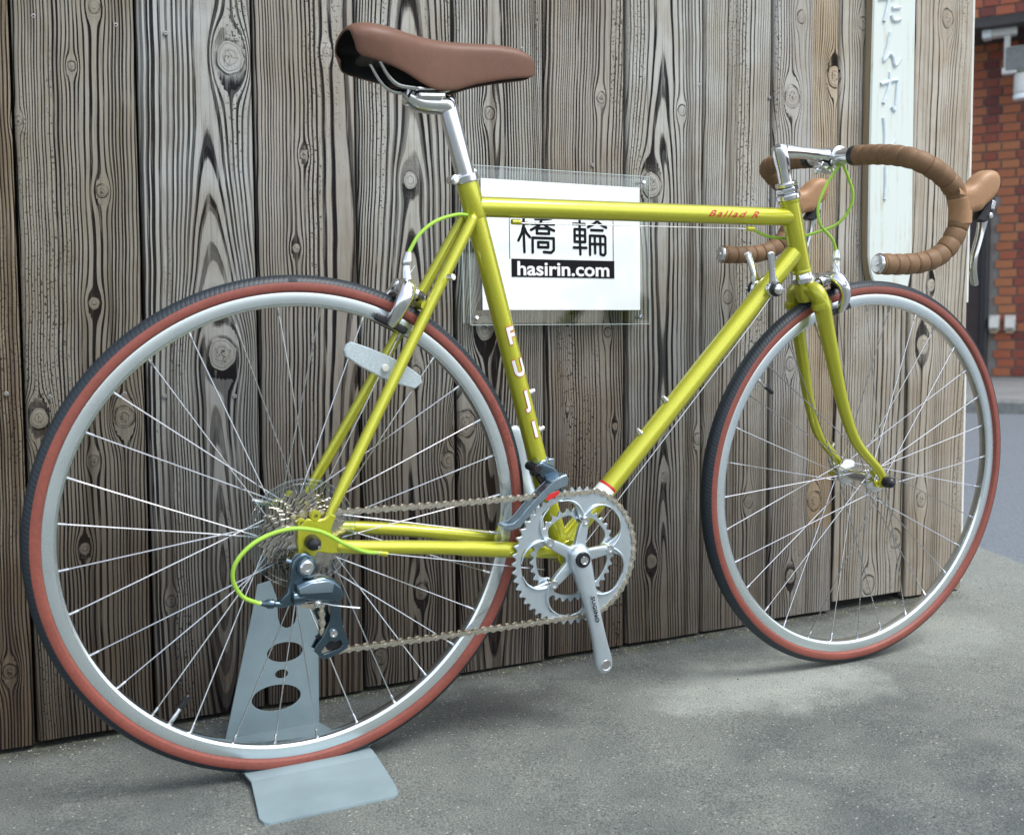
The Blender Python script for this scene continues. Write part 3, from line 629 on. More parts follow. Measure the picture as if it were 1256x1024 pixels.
# --- frame tubes
tt = tube('top_tube', T(.4362) + Vector((.004, 0, 0)), H(.4405) - Vector((.006, 0, 0)), .0143)
stb = tube('seat_tube', BB + (T(.466) - BB) * .02, T(.468), .0143)
dt = tube('down_tube', BB, H(.3905) - Vector((.008, 0, .008)), .0157)
ht = tube('head_tube', H(.352), H(.468), .0160)
mb = MB(); L_ = [(H(.468), .0168), (H(.4655), .0172), (H(.4625), .0160)]; mb.tube([a for a, _ in L_], [b for _, b in L_], 28, cap=True)
build(mb, 'head_tube_ring', M['paint'], bike); mb = MB()
L_ = [(H(.352), .0168), (H(.3545), .0172), (H(.3575), .0160)]; mb.tube([a for a, _ in L_], [b for _, b in L_], 28)
build(mb, 'head_tube_ring', M['paint'], bike)
mb = MB(); mb.lathe([(.0205, -.034), (.0215, -.033), (.0215, .033), (.0205, .034)], BB, seg=32); build(mb, 'bottom_bracket_shell', M['paint'], bike)
for s in (-1, 1):
    a = Vector((.030, s * .060, -.010)); pts = [a, Vector((.06, s * .0615, -.0155)), Vector((.18, s * .052, -.031)), Vector((.30, s * .036, -.051)), Vector((.385, s * .024, -.064))]
    P_ = smooth(pts, 8); n = len(P_); rr = [.0045 + .005 * min(1, i / 3) if i < 3 else .0088 + .0022 * (i / n) for i in range(n)]
    rr2 = [(r if i / n < .55 else r * (1.0 - .15 * math.sin(PI * (i / n - .55) / .45)), r if i / n < .55 else r * (1 + .12)) for i, r in enumerate(rr)]
    mb = MB(); mb.tube(P_, rr2, 20); cs = build(mb, 'chain_stay', M['paint'], bike)
    a = Vector((.0225, s * .0605, .0235)); b = Vector((.2440, s * .0185, .4175)); n = 24
    P_ = [a.lerp(b, i / n) for i in range(n + 1)]; P_ = [p + Vector((0, -s * .004 * math.sin(PI * i / n), 0)) for i, p in enumerate(P_)]
    rr = [.0042, .0062, .0070] + [.0078] * (n - 3) + [.0072]
    mb = MB(); mb.tube(P_, rr, 20)
    # rounded cap at seat lug
    d = (b - a).normalized(); mb.tube([b, b + d * .003, b + d * .006, b + d * .0078], [.0072, .0068, .0050, .0015], 16)
    build(mb, 'seat_stay', M['paint'], bike)
# stay bridges and lug bits
mb = MB(); mb.tube([(.172, -.027, .3005), (.172, .027, .3005)], .0065, 16); build(mb, 'brake_bridge', M['paint'], bike)
mb = MB(); mb.tube([(.335, -.03, -.056), (.335, .03, -.056)], .006, 14); build(mb, 'stay_bridge', M['paint'], bike)
# dropouts
dro = [(.033, .030), (.026, .034), (.018, .028), (.006, .027), (-.004, .030), (-.012, .024), (-.017, .014), (-.018, .0), (-.016, -.014), (-.022, -.024), (-.020, -.036), (-.010, -.040), (-.001, -.036), (.002, -.024), (.008, -.015), (.024, -.019), (.040, -.020), (.040, -.006), (.030, .0), (.026, .012)]
for s in (-1, 1):
    me = shape([dro, circ(.0, 0, .0055)] + [circ(-.010, -.029, .005)], .007, .0012)
    link('dropout', setup(apply(me, face_at(0, s * .0645, 0)), M['paint']), bike)
    mb = MB(); mb.lathe([(.0025, -.005), (.0062, -.005), (.0072, -.003), (.0072, .003), (.0062, .005), (.0025, .005)], (.006 if s < 0 else .006, s * .0635, .033), seg=16, close=True)
    mb.lathe([(.0025, -.004), (.0052, -.004), (.0062, -.002), (.0062, .003), (.0025, .003)], (-.012, s * .0635, .0245), seg=16, close=True); build(mb, 'mudguard_eyelet', M['paint'], bike)
# seat lug, clamp
mb = MB(); mb.tube([T(.420), T(.424), T(.46), T(.4685)], [.0143, .0156, .0158, .0150], 28); build(mb, 'seat_lug', M['paint'], bike)
mb = MB(); mb.tube([T(.4685), T(.4695), T(.4785), T(.4795)], [.0165, .0178, .0178, .0165], 28)
mb.tube([T(.474) + Vector((-.020, -.010, -.003)), T(.474) + Vector((-.020, .010, -.003))], [.0062, .0062], 14); mb.box(T(.474) + Vector((-.016, 0, -.002)), (.012, .016, .010)); build(mb, 'seat_clamp', M['chrome'], bike, bevel=.0008)
mb = MB(); mb.tube([T(.474) + Vector((-.020, -.0135, -.003)), T(.474) + Vector((-.020, -.010, -.003))], [.0045, .0045], 12); build(mb, 'clamp_bolt', M['chrome'], bike, bevel=.0005)
# seatpost
sp0 = T(.479); sp1 = T(.574)
mb = MB(); mb.tube([T(.45), sp1, sp1 + Vector((-.001, 0, .004))], [.0135, .0135, .0125], 28); build(mb, 'seat_post', M['chrome'], bike)
# head of seatpost: clamp sweeping rearward
mb = MB(); P_ = smooth([sp1 + Vector((.002, 0, -.010)), sp1 + Vector((-.002, 0, -.004)), sp1 + Vector((-.016, 0, -.004)), sp1 + Vector((-.040, 0, -.004)), sp1 + Vector((-.058, 0, .002))], 5)
mb.tube(P_, [(.016, .010 + .004 * math.sin(i * PI / (len(P_) - 1))) for i in range(len(P_))], 16)
build(mb, 'saddle_clamp', M['chrome'], bike)
mb = MB(); mb.box(sp1 + Vector((-.030, 0, .0125)), (.044, .052, .006), Matrix.Rotation(R(-4), 3, 'Y')); mb.box(sp1 + Vector((-.030, 0, .004)), (.038, .05, .007), Matrix.Rotation(R(-4), 3, 'Y')); mb.tube([sp1 + Vector((-.055, 0, -.012)), sp1 + Vector((-.052, 0, .014))], .005, 12)
build(mb, 'rail_clamp', M['chrome'], bike, bevel=.002)
# --- saddle
SAD = Matrix.Translation((.20, 0, .62)) @ Matrix.Rotation(R(-6.5), 4, 'Z') @ Matrix.Rotation(R(-1.8), 4, 'X') @ Matrix.Diagonal((.91, .97, .97, 1)) @ Matrix.Translation((-.203, 0, -.6235))
sx =   [.058, .062, .072, .090, .115, .142, .165, .190, .220, .255, .290, .320, .340, .350, .353]
hw =   [.060, .0655, .0700, .0725, .069, .058, .047, .037, .0285, .0235, .0210, .0195, .0165, .0110, .0050]
ztp =  [.657, .6615, .6655, .6675, .6655, .661, .658, .656, .6555, .6565, .6580, .6560, .6500, .6430, .6360]
ze =   [.640, .642, .643, .643, .641, .638, .636, .636, .638, .641, .643, .642, .638, .633, .631]
zbt =  [.632, .622, .615, .611, .606, .599, .590, .583, .586, .598, .606, .611, .614, .617, .622]
rows = []; NS = len(sx); fine = 46
fx = np.linspace(0, NS - 1, fine)
def L1(a): return np.interp(fx, range(NS), a)
sxf, hwf, ztf, zef, zbf = map(L1, (sx, hw, ztp, ze, zbt)); mb = MB(); ncs = 23; vs = []
for i in range(fine):
    for j in range(ncs):
        t = (j / (ncs - 1)) * 2 - 1; a = abs(t); sg_ = 1 if t >= 0 else -1
        if a < .62:
            q = a / .62; y = hwf[i] * math.sin(q * PI / 2) ** .95; z = ztf[i] - (ztf[i] - zef[i]) * (1 - math.cos(q * PI / 2)) * 1.0
            z -= .0
        else:
            q = (a - .62) / .38; y = hwf[i] * (1 - .10 * q ** 1.5); z = zef[i] + (zbf[i] - zef[i]) * q
        xo = (.010 * max(0, 1 - i / 6) * (a ** 3)) ; vs.append((sxf[i] + xo, y * sg_, z))
fs = [(i * ncs + j, i * ncs + j + 1, (i + 1) * ncs + j + 1, (i + 1) * ncs + j) for i in range(fine - 1) for j in range(ncs - 1)]
# close nose
fs.append(tuple((fine - 1) * ncs + j for j in range(ncs)))
mb.add(vs, fs); me = mb.mesh('saddle'); setup(me, [M['saddle'], M['underside']], 60); sdl = link('saddle', me, bike, SAD)
md = sdl.modifiers.new('solid', 'SOLIDIFY'); md.thickness = .0035; md.offset = -1; md.material_offset = 1; md.material_offset_rim = 0
md = sdl.modifiers.new('sub', 'SUBSURF'); md.levels = 1; md.render_levels = 1
for s in (-1, 1):
    P_ = smooth([(.098, s * .026, .632), (.106, s * .025, .626), (.120, s * .023, .604), (.133, s * .022, .592), (.150, s * .022, .5885), (.190, s * .022, .5885), (.225, s * .018, .597), (.250, s * .012, .612), (.275, s * .006, .632)], 6)
    mb = MB(); mb.tube(P_, .0036, 12); build(mb, 'saddle_rail', M['chrome'], bike, mw=SAD)
mb = MB(); mb.box((.112, 0, .628), (.05, .09, .010)); build(mb, 'saddle_base', M['underside'], bike, mw=SAD, bevel=.004)

# --- wheels
def circle_tube(mb, r, rt, n=64, seg=8, y=0):
    vs = []; fs = []
    for i in range(n):
        a = 2 * PI * i / n
        for j in range(seg): b = 2 * PI * j / seg; rr = r + rt * math.cos(b); vs.append((rr * math.cos(a), y + rt * math.sin(b), rr * math.sin(a)))
    fs = [(i * seg + j, i * seg + (j + 1) % seg, ((i + 1) % n) * seg + (j + 1) % seg, ((i + 1) % n) * seg + j) for i in range(n) for j in range(seg)]
    mb.add(vs, fs)
NW = 180
def tyre_parts(wheel):
    rc, rt = .3245, .0147
    tr = [(rc + rt * math.sin(t), rt * math.cos(t)) for t in [R(a) for a in range(22, 159, 8)]]
    mb = MB(); mb.lathe([(r + .0004, y) for r, y in tr], seg=NW, close=False)
    mb.f = mb.f[:NW * (len(tr) - 1)]; mb.mi = mb.mi[:len(mb.f)]
    me = mb.mesh('tyre_tread'); at = me.attributes.new('tread', 'FLOAT_VECTOR', 'POINT'); n = len(tr); arr = []
    ang = np.arange(NW) * 2 * PI / NW
    for i in range(NW):
        for j in range(n): arr += [ang[i] * 330, tr[j][1] * 500, 0]
    at.data.foreach_set('vector', arr)
    me.materials.append(M['tread']); me.polygons.foreach_set('use_smooth', [True] * len(me.polygons))
    bm = bmesh.new(); bm.from_mesh(me); bmesh.ops.recalc_face_normals(bm, faces=bm.faces); bm.to_mesh(me); bm.free()
    o = link('tyre_tread', me, wheel)
    for s in (-1, 1):
        sd_ = [(.3172, .0098), (.3182, .0115)] + [(rc + rt * math.sin(t), rt * math.cos(t)) for t in [R(a) for a in (-18, -10, -2, 6, 14, 22, 28)]]
        sd_ = [(r, y * s) for r, y in sd_]
        mb = MB(); mb.lathe(sd_, seg=NW); mb.f = mb.f[:NW * (len(sd_) - 1)]; mb.mi = mb.mi[:len(mb.f)]
        build(mb, 'tyre_sidewall', M['sidewall'], wheel)
def rim_parts(wheel):
    mb = MB(); prof = [(.3165, .0075), (.3170, .0098), (.3162, .0100), (.3035, .0096), (.3022, .0092), (.2995, .0072), (.2985, .0035), (.2985, -.0035), (.2995, -.0072), (.3022, -.0092), (.3035, -.0096), (.3162, -.0100), (.3170, -.0098), (.3165, -.0075)]
    n = len(prof); mb.lathe(prof, seg=NW, close=True)
    mb.mi = [1 if (i % n) in (2, 10) else 0 for i in range(len(mb.f))]
    build(mb, 'rim', [M['rim'], M['track']], wheel, sharp=25)
def spokes(wheel, phase, yl, yr, rf, mat='spoke'):
    for sidx, (yf, off) in enumerate(((yr, 0.), (yl, 11.25))):
        for j in range(16):
            th = R(phase + off + 22.5 * j); ha = th + R(66) * (1 if j % 2 == 0 else -1)
            elb = .0022 * (1 if j % 2 else -1)
            rim_p = Vector((.3002 * math.cos(th), (-.002 if yf < 0 else .002), .3002 * math.sin(th)))
            hub_p = Vector((rf * math.cos(ha), yf + elb, rf * math.sin(ha)))
            d = (hub_p - rim_p).normalized(); mb = MB(); 
            mb.tube([hub_p, rim_p.lerp(hub_p, .7), rim_p.lerp(hub_p, .3), rim_p], .0009, 6)
            mb.tube([rim_p - d * .001, rim_p + d * .004, rim_p + d * .012, rim_p + d * .013], [.0026, .0019, .0019, .0012], 8)
            build(mb, 'spoke', M[mat], wheel)
def valve(wheel, ang, flip=1):
    d = Vector((math.cos(ang), 0, math.sin(ang))); mb = MB(); mb.tube([d * .299, d * .285, d * .284, d * .272], [.0030, .0030, .0026, .0026], 10); build(mb, 'valve_stem', M['chrome'], wheel)
    mb = MB(); mb.tube([d * .276, d * .258, d * .256], [.0038, .0036, .0020], 10); build(mb, 'valve_cap', M['black'], wheel)
rw = empty('rear_wheel', bike); tyre_parts(rw); rim_parts(rw); spokes(rw, 162.0, .034, -.020, .0225); valve(rw, R(-125.3))
mb = MB(); mb.lathe([(.0, .062), (.009, .062), (.009, .050), (.013, .046), (.013, .040), (.026, .037), (.027, .035), (.026, .033), (.015, .029), (.013, .0), (.017, -.014), (.026, -.018), (.027, -.020), (.026, -.022), (.018, -.025), (.015, -.058), (.009, -.061), (0, -.061)], seg=36); build(mb, 'hub', M['chrome'], rw)
# raised moulding text on the sidewall
me = text('(28-622) 700 X 28C', .0085, .0005, offset=.0001, spacing=1.12)
Rt = .3245
for v_ in me.vertices:
    a = R(24) - v_.co.x / Rt; r = Rt + v_.co.y; v_.co = Vector((r * math.cos(a), -.0150 + .0 - v_.co.z + (abs(v_.co.y) / .0145) ** 2 * .004, r * math.sin(a)))
link('moulded_text', setup(me, M['sidewall']), rw)
# spoke reflector
rA = Vector((.062, -.012, .243)); rB = Vector((.171, -.012, .191)); dv_ = (rB - rA); Lr = dv_.length; anr = math.atan2(dv_.z, dv_.x)
ol = [(-Lr / 2, .006), (-Lr / 2 + .004, .0125), (-Lr / 4, .0155), (0, .017), (Lr / 4, .0155), (Lr / 2 - .006, .011), (Lr / 2, .003), (Lr / 2 - .006, -.0085), (Lr / 4, -.0125), (0, -.014), (-Lr / 4, -.0125), (-Lr / 2 + .005, -.0085), (-Lr / 2, -.002)]
me = shape([ol], .009, .0015); link('spoke_reflector', setup(apply(me, face_at(*((rA + rB) / 2), anr)), M['reflector']), rw)
mb = MB(); mb.lathe([(0, -.0035), (.0045, -.0030), (.0055, -.001), (.0055, .004)], (.118, -.0175, .216), seg=16); build(mb, 'reflector_mount', M['whitepl'], rw)
# quick release rear
mb = MB(); mb.lathe([(0, -.0885), (.003, -.0885), (.0075, -.0855), (.0095, -.080), (.0098, -.0715), (.0098, -.068)], seg=20); build(mb, 'axle_nut', M['black'], rw)
mb = MB(); mb.tube([(.004, -.0875, -.0035), (.0045, -.0892, -.004)], .0022, 8); build(mb, 'skewer_end', M['chrome'], rw)
mb = MB(); mb.lathe([(.0095, .068), (.0098, .076), (.007, .082), (0, .083)], seg=18); mb.tube(smooth([(0, .078, 0), (-.02, .082, .018), (-.045, .078, .028)], 5), .004, 10); build(mb, 'quick_release_lever', M['chrome'], rw)
# front wheel
fw = empty('front_wheel', bike, Matrix.Translation((WB, 0, 0)) @ Matrix.Rotation(R(-.4), 4, 'Z')); tyre_parts(fw); rim_parts(fw); spokes(fw, 171.6 - 11.25, .035, -.035, .019); valve(fw, R(143.3))
mb = MB(); mb.lathe([(0, .052), (.008, .052), (.008, .045), (.010, .041), (.0225, .038), (.0235, .035), (.0225, .032), (.012, .027), (.0105, .0), (.012, -.027), (.0225, -.032), (.0235, -.035), (.0225, -.038), (.010, -.041), (.008, -.045), (.008, -.052), (0, -.052)], seg=36); build(mb, 'hub', M['chrome'], fw)
mb = MB(); mb.lathe([(0, -.077), (.003, -.077), (.0075, -.074), (.0095, -.069), (.0098, -.062), (.0098, -.059)], seg=20); build(mb, 'axle_nut', M['black'], fw)
mb = MB(); mb.lathe([(.0095, .058), (.0098, .066), (.006, .072), (0, .073)], seg=18); mb.tube(smooth([(0, .068, 0), (-.008, .072, .025), (-.004, .070, .048)], 5), [.005] * 5 + [.004] * 5 + [.0055], 10); build(mb, 'quick_release_lever', M['chrome'], fw)

# --- fork
mb = MB()
mb.tube([H(.338), H(.330), H(.314), H(.306)], [.0150, .0165, .0165, .0145], 24)
build(mb, 'steerer_crown', M['paint'], bike)
for s in (-1, 1):
    a = H(.330); P_ = smooth([H(.327, s * .006), H(.3245, s * .018) , H(.316, s * .0285), H(.298, s * .0335), H(.27, s * .035), H(.20, s * .038), H(.13, s * .042) + Vector((.001, 0, 0)), H(.07, s * .046) + Vector((.012, 0, 0)), (WB - .012, s * .050, .022), (WB - .002, s * .052, .006)], 6)
    n = len(P_); rr = [(float(np.interp(i / n, [0, .1, .2, .33, .6, .85, 1], [.012, .0125, .0128, .0118, .0095, .0075, .0062])), float(np.interp(i / n, [0, .1, .2, .33, .6, .85, 1], [.014, .014, .0150, .0158, .0115, .008, .0062]))) for i in range(n)]
    mb = MB(); mb.tube(P_, rr, 22); build(mb, 'fork_blade', M['paint'], bike)
    # sloping crown shoulder
    mb = MB(); mb.tube([H(.2945, s * .0335), H(.2955, s * .0335), H(.3035, s * .0325)], [(.0128, .0170), (.0138, .0180), (.0138, .0180)], 22); build(mb, 'crown_lug', M['paint'], bike)
    me = shape([[(-.010, -.002), (-.008, .010), (0, .014), (.008, .008), (.010, -.004), (.004, -.012), (-.006, -.011)]], .006, .001); link('fork_dropout', setup(apply(me, face_at(WB, s * .053, 0)), M['paint']), bike)
    mb = MB(); mb.lathe([(.0024, -.003), (.0058, -.003), (.0062, 0), (.0058, .003), (.0024, .003)], (WB - .016, s * .054, -.003), seg=14, close=True); build(mb, 'mudguard_eyelet', M['paint'], bike)
# --- headset
mb = MB(); mb.tube([H(.336), H(.3375), H(.3445), H(.3465), H(.352)], [.0165, .0195, .0195, .0175, .0165], 28); build(mb, 'lower_headset_cup', M['chrome'], bike)
mb = MB(); mb.tube([H(.468), H(.4695), H(.476), H(.478)], [.0165, .0195, .0195, .0165], 28); mb.tube([H(.478), H(.480), H(.4865), H(.4875)], [.0150, .0182, .0182, .0150], 6); mb.tube([H(.4875), H(.489), H(.494), H(.4955)], [.0145, .0178, .0178, .0150], 8)
build(mb, 'upper_headset_cup', M['chrome'], bike, bevel=.0006)
# --- stem (quill)
ctop = Vector((.897, 0, .540))
mb = MB(); mb.tube([H(.490), H(.530), H(.540)], [.0112, .0112, .0112], 24); build(mb, 'quill', M['chrome'], bike)
mb = MB(); q0 = H(.530)
Pm = smooth([Vector((.7815, 0, .5435)), Vector((.795, 0, .5435)), Vector((.83, 0, .5435)), Vector((.865, 0, .542)), Vector((.889, 0, .541))], 6); n = len(Pm)
rr = [(float(np.interp(i / (n - 1), [0, .04, .2, .55, .85, 1], [.0095, .0125, .0125, .0115, .014, .017])), float(np.interp(i / (n - 1), [0, .04, .2, .5, .85, 1], [.0105, .0115, .0125, .0095, .0105, .0120]))) for i in range(n)]
mb.tube(Pm, rr, 20); build(mb, 'stem', M['chrome'], bike, bevel=.002)
mb = MB(); mb.tube([H(.515), H(.530), H(.5485), H(.5500)], [.0113, .0128, .0134, .0128], 24); build(mb, 'stem_collar', M['chrome'], bike)
mb = MB(); mb.tube([ctop + Vector((0, -.019, 0)), ctop + Vector((0, -.018, 0)), ctop + Vector((0, .018, 0)), ctop + Vector((0, .019, 0))], [.0150, .0172, .0172, .0150], 28, up=(0, 0, 1)); build(mb, 'bar_clamp', M['chrome'], bike)
mb = MB(); mb.box(ctop + Vector((-.016, 0, -.018)), (.030, .020, .010), Matrix.Rotation(R(22), 3, 'Y')); mb.tube([ctop + Vector((-.034, 0, -.024)), ctop + Vector((-.024, 0, -.020))], .0058, 12); build(mb, 'clamp_bolt', M['chrome'], bike, bevel=.002)
# --- handlebar: centre sleeve, tape, ends, hoods, levers
BAR = Matrix.Translation(ctop) @ Matrix.Rotation(R(-2.3), 4, 'Z') @ Matrix.Rotation(R(2.0), 4, 'X') @ Matrix.Translation(-ctop)
mb = MB(); P_ = [(.897, y, .540) for y in np.linspace(-.065, .065, 15)]; mb.tube(P_, [.0128 + .0006 * (1 - abs(p[1]) / .065) for p in P_], 24, up=(0, 0, 1)); build(mb, 'handlebar', M['chrome'], bike, mw=BAR)
def bar_path(s): return [Vector((x, s * y, z)) for x, y, z in [(.897, .058, .540), (.897, .10, .5395), (.897, .145, .536), (.904, .178, .529), (.926, .192, .517), (.955, .197, .499), (.977, .199, .473), (.982, .200, .443), (.972, .200, .413), (.950, .200, .390), (.918, .200, .378), (.875, .200, .374), (.832, .200, .374)]]
for s in (-1, 1):
    P_ = smooth(bar_path(s), 16); L = [0]
    for i in range(1, len(P_)): L.append(L[-1] + (P_[i] - P_[i - 1]).length)
    tot = L[-1]; # resample finely with wrap overlap profile
    nS = 330; Q = []; RR = []
    for i in range(nS):
        t = tot * i / (nS - 1); j = min(max(np.searchsorted(L, t) - 1, 0), len(L) - 2); f = (t - L[j]) / max(1e-9, L[j + 1] - L[j]); Q.append(P_[j].lerp(P_[j + 1], f))
        wv_ = (t / .0205) % 1.0; RR.append(.0147 + .0013 * math.sin(PI * min(1, wv_ * 1.08)) ** .6 - (.0012 if wv_ > .95 else 0))
    mb = MB(); mb.tube(Q, RR, 20, up=(0, 0, 1)); build(mb, 'bar_tape', M['tape'], bike, mw=BAR, sharp=60)
    mb = MB(); mb.tube([Vector((.897, s * .050, .540)), Vector((.897, s * .062, .540))], .0158, 24, up=(0, 0, 1)); build(mb, 'tape_finishing_band', M['black'], bike, mw=BAR, bevel=.0008)
    e = P_[-1]; mb = MB(); mb.tube([e + Vector((.004, 0, 0)), e + Vector((-.002, 0, 0)), e + Vector((-.0045, 0, 0)), e + Vector((-.0048, 0, 0))], [.0146, .0146, .0125, .004], 22, up=(0, 0, 1)); mb.tube([e + Vector((-.004, 0, 0)), e + Vector((-.0065, 0, 0))], .0042, 10, up=(0, 0, 1)); build(mb, 'bar_end_plug', M['chrome'], bike, mw=BAR, bevel=.0006)
    # hood
    y = s * .200
    HOOD = [(0.9740, 0.4945), (0.9888, 0.4939), (1.0041, 0.4977), (1.0201, 0.5124), (1.0352, 0.5199), (1.0504, 0.5195), (1.0588, 0.5094), (1.0595, 0.4959), (1.0522, 0.4813), (1.0342, 0.4664), (1.0262, 0.4587), (1.0088, 0.4557), (0.9945, 0.4503), (0.9845, 0.4694)]
    ho = [[(a_ - (.013 if s < 0 else .004) - (.005 if a_ < .986 else 0), b_ - .002) for a_, b_ in HOOD]]
    hp_ = [(p.x, p.y) for p in smooth([(a, b, 0) for a, b in ho[0]] + [(ho[0][0][0], ho[0][0][1], 0)], 4)[:-1]]
    me = shape([hp_], .034, .0125, 5); link('lever_hood', setup(apply(me, face_at(0, y, 0)), M['hood'], 70), bike, BAR)
    mb = MB(); mb.tube([Vector((.9835, y, .437)), Vector((.981, y, .461)), Vector((.975, y, .4775))], [(.0172, .0172)] * 3, 24); build(mb, 'hood_collar', M['hood'], bike, mw=BAR, bevel=.0015)
    # lever pivot body
    me = shape([[(1.042, .498), (1.0450, .492), (1.0430, .468), (1.0400, .448), (1.030, .440), (1.018, .440), (1.012, .444), (1.020, .456), (1.030, .474)]], .019, .003); link('lever_body', setup(apply(me, face_at(0, y, 0)), M['black']), bike, BAR)
    mb = MB(); mb.lathe([(0, -.0125), (.0035, -.0125), (.0045, -.0105), (.0045, .0105), (.0035, .0125), (0, .0125)], (1.0345, y, .451), seg=14); mb.box((1.0375, y, .467), (.008, .0225, .013), Matrix.Rotation(R(10), 3, 'Y')); build(mb, 'pivot_pin', M['chrome'], bike, mw=BAR, bevel=.001)
    Lp = smooth([Vector((1.030, y, .446)), Vector((1.0285, y, .430)), Vector((1.024, y, .408)), Vector((1.0195, y, .388)), Vector((1.0205, y, .368)), Vector((1.0265, y, .349)), Vector((1.0285, y, .344))], 5); n = len(Lp)
    mb = MB(); mb.tube(Lp, [(float(np.interp(i / (n - 1), [0, .2, .9, 1], [.0085, .0075, .0070, .0045])), float(np.interp(i / (n - 1), [0, .25, .9, 1], [.0075, .0045, .0042, .003]))) for i in range(n)], 14); build(mb, 'brake_lever', M['chrome'], bike, mw=BAR)

# --- crankset
CY = -.048
def ring_outline(N, r_root, r_tip, phase=0):
    out = []
    for i in range(N):
        for f, r in ((-.42, r_root + .0006), (-.30, r_root), (-.16, r_root + .0012), (-.04, (r_root + r_tip) / 2 + .0006), (.06, r_tip - .0006), (.14, r_tip), (.22, r_tip - .0006), (.34, (r_root + r_tip) / 2 + .0004), (.46, r_root + .0012)):
            a = 2 * PI * (i + f) / N + phase; out.append((r * math.cos(a), r * math.sin(a)))
    return out
bolt = [R(79 + 72 * i) for i in range(5)]
def adist(a, b): return abs((a - b + PI) % (2 * PI) - PI)
def inner_outline(r_out, r_in, wdeg, n=240):
    o_ = []
    for i in range(n):
        a = 2 * PI * i / n; d = min(adist(a, b) for b in bolt); f = math.exp(-(d / R(wdeg)) ** 2.4); r = r_out - (r_out - r_in) * f; o_.append((r * math.cos(a), r * math.sin(a)))
    return o_
crk = empty('crankset', bike, Matrix.Translation((.403, 0, -.068)))
def arc_windows():
    # five teardrop windows between the spider tabs
    W = []
    for b in bolt:
        c = b + R(36); pts = []
        for i in range(28):
            t = 2 * PI * i / 28; da = math.cos(t) * R(27); rr = .0905 - (0 if math.sin(t) > 0 else .026 * abs(math.sin(t)) ** .7)
            pts.append(((rr) * math.cos(c + da), (rr) * math.sin(c + da)))
        W.append(pts)
    return W
big = shape([ring_outline(50, .0978, .1045), inner_outline(.0900, .0470, 11.5)], .0042, .0006)
link('chainring', setup(apply(big, face_at(0, CY, 0)), M['alloy']), crk)
small = shape([ring_outline(34, .0660, .0722, .04), inner_outline(.0615, .0470, 11.5)], .0040, .0006)
link('chainring', setup(apply(small, face_at(0, CY + .0075, 0)), M['alloy']), crk)
# raised curved ribs on the chainring tabs
mb = MB()
for b in bolt:
    for sgn in (-1, 1):
        P_ = smooth([(math.cos(b) * .060, CY - .003, math.sin(b) * .060)] + [(math.cos(b + sgn * R(da)) * r, CY - .0032, math.sin(b + sgn * R(da)) * r) for da, r in ((4, .068), (11, .0785), (20, .0865), (30, .0905))], 5)
        mb.tube(P_, interp([.0022, .0022, .0008], len(P_)), 8)
build(mb, 'chainring_rib', M['alloy'], crk)
for b in bolt:
    c_ = (math.cos(b) * .0545, CY, math.sin(b) * .0545)
    mb = MB(); mb.lathe([(.0028, -.0090), (.0036, -.0118), (.0062, -.0118), (.0070, -.0105), (.0070, .010), (.0028, .010)], c_, seg=16, close=True); build(mb, 'chainring_bolt', M['chrome'], crk)
# spider
n = 200; so_ = []
for i in range(n):
    a = 2 * PI * i / n; d = min(adist(a, b) for b in bolt); r = .0205 + .0405 * math.exp(-(d / R(13.5 if d else 13)) ** 2.0) ; wd_ = math.exp(-(d / R(10)) ** 4)
    so_.append((r * math.cos(a), r * math.sin(a)))
sp_m = shape([so_], .009, .002, 2); link('spider', setup(apply(sp_m, face_at(0, CY - .006, 0)), M['alloy'], 50), crk)
def crank(sgn, y0, y1, ang, name='crank_arm', length=.170):
    # loft of rounded rectangles along the arm
    mb = MB(); d = Vector((math.cos(ang), 0, math.sin(ang))); p = Vector((-d.z, 0, d.x)); st_ = [(-.019, .008, .008), (-.016, .0145, .010), (-.006, .0175, .012), (.02, .0165, .012), (.05, .0128, .0085), (.09, .0112, .0070), (.13, .0115, .0068), (.155, .0138, .0068), (.170, .0150, .0065), (.181, .0105, .006), (.1845, .005, .0045)]
    vs = []; seg = 20
    for l, wdt, th in st_:
        y = y0 + (y1 - y0) * min(1, max(0, l / .1)) 
        for j in range(seg):
            t = 2 * PI * j / seg; cx_ = abs(math.cos(t)) ** .7 * (1 if math.cos(t) >= 0 else -1); sy_ = abs(math.sin(t)) ** .7 * (1 if math.sin(t) >= 0 else -1)
            q = d * l + p * (wdt * cx_); vs.append((q.x, y + th * sy_, q.z))
    N_ = len(st_); fs = [(i * seg + j, i * seg + (j + 1) % seg, (i + 1) * seg + (j + 1) % seg, (i + 1) * seg + j) for i in range(N_ - 1) for j in range(seg)] + [tuple(range(seg - 1, -1, -1)), tuple((N_ - 1) * seg + j for j in range(seg))]
    mb.add(vs, fs); o = build(mb, name, M['alloy'], crk, sub=1, sharp=180)
    e_ = d * length; yy = y1 + sgn * .0068
    m2 = MB(); m2.lathe([(.0066, .0), (.0078, -.0008), (.0084, .0004), (.0084, .002)], (e_.x, yy, e_.z), seg=24, axis=(0, 1, 0)); m2.f = m2.f[:24 * 3]; m2.mi = m2.mi[:72]; 
    build(m2, 'pedal_hole_rim', M['chrome'], crk)
    m2 = MB(); m2.lathe([(.0067, 0), (.0066, .0075), (0, .0075)], (e_.x, yy - sgn * .0 - (0 if sgn < 0 else .0), e_.z), seg=24); m2.f = m2.f[:48]; m2.mi = m2.mi[:48]
    return o, d, p
AR = R(-76)
arm, d_, p_ = crank(-1, -.0600, -.0720, AR)
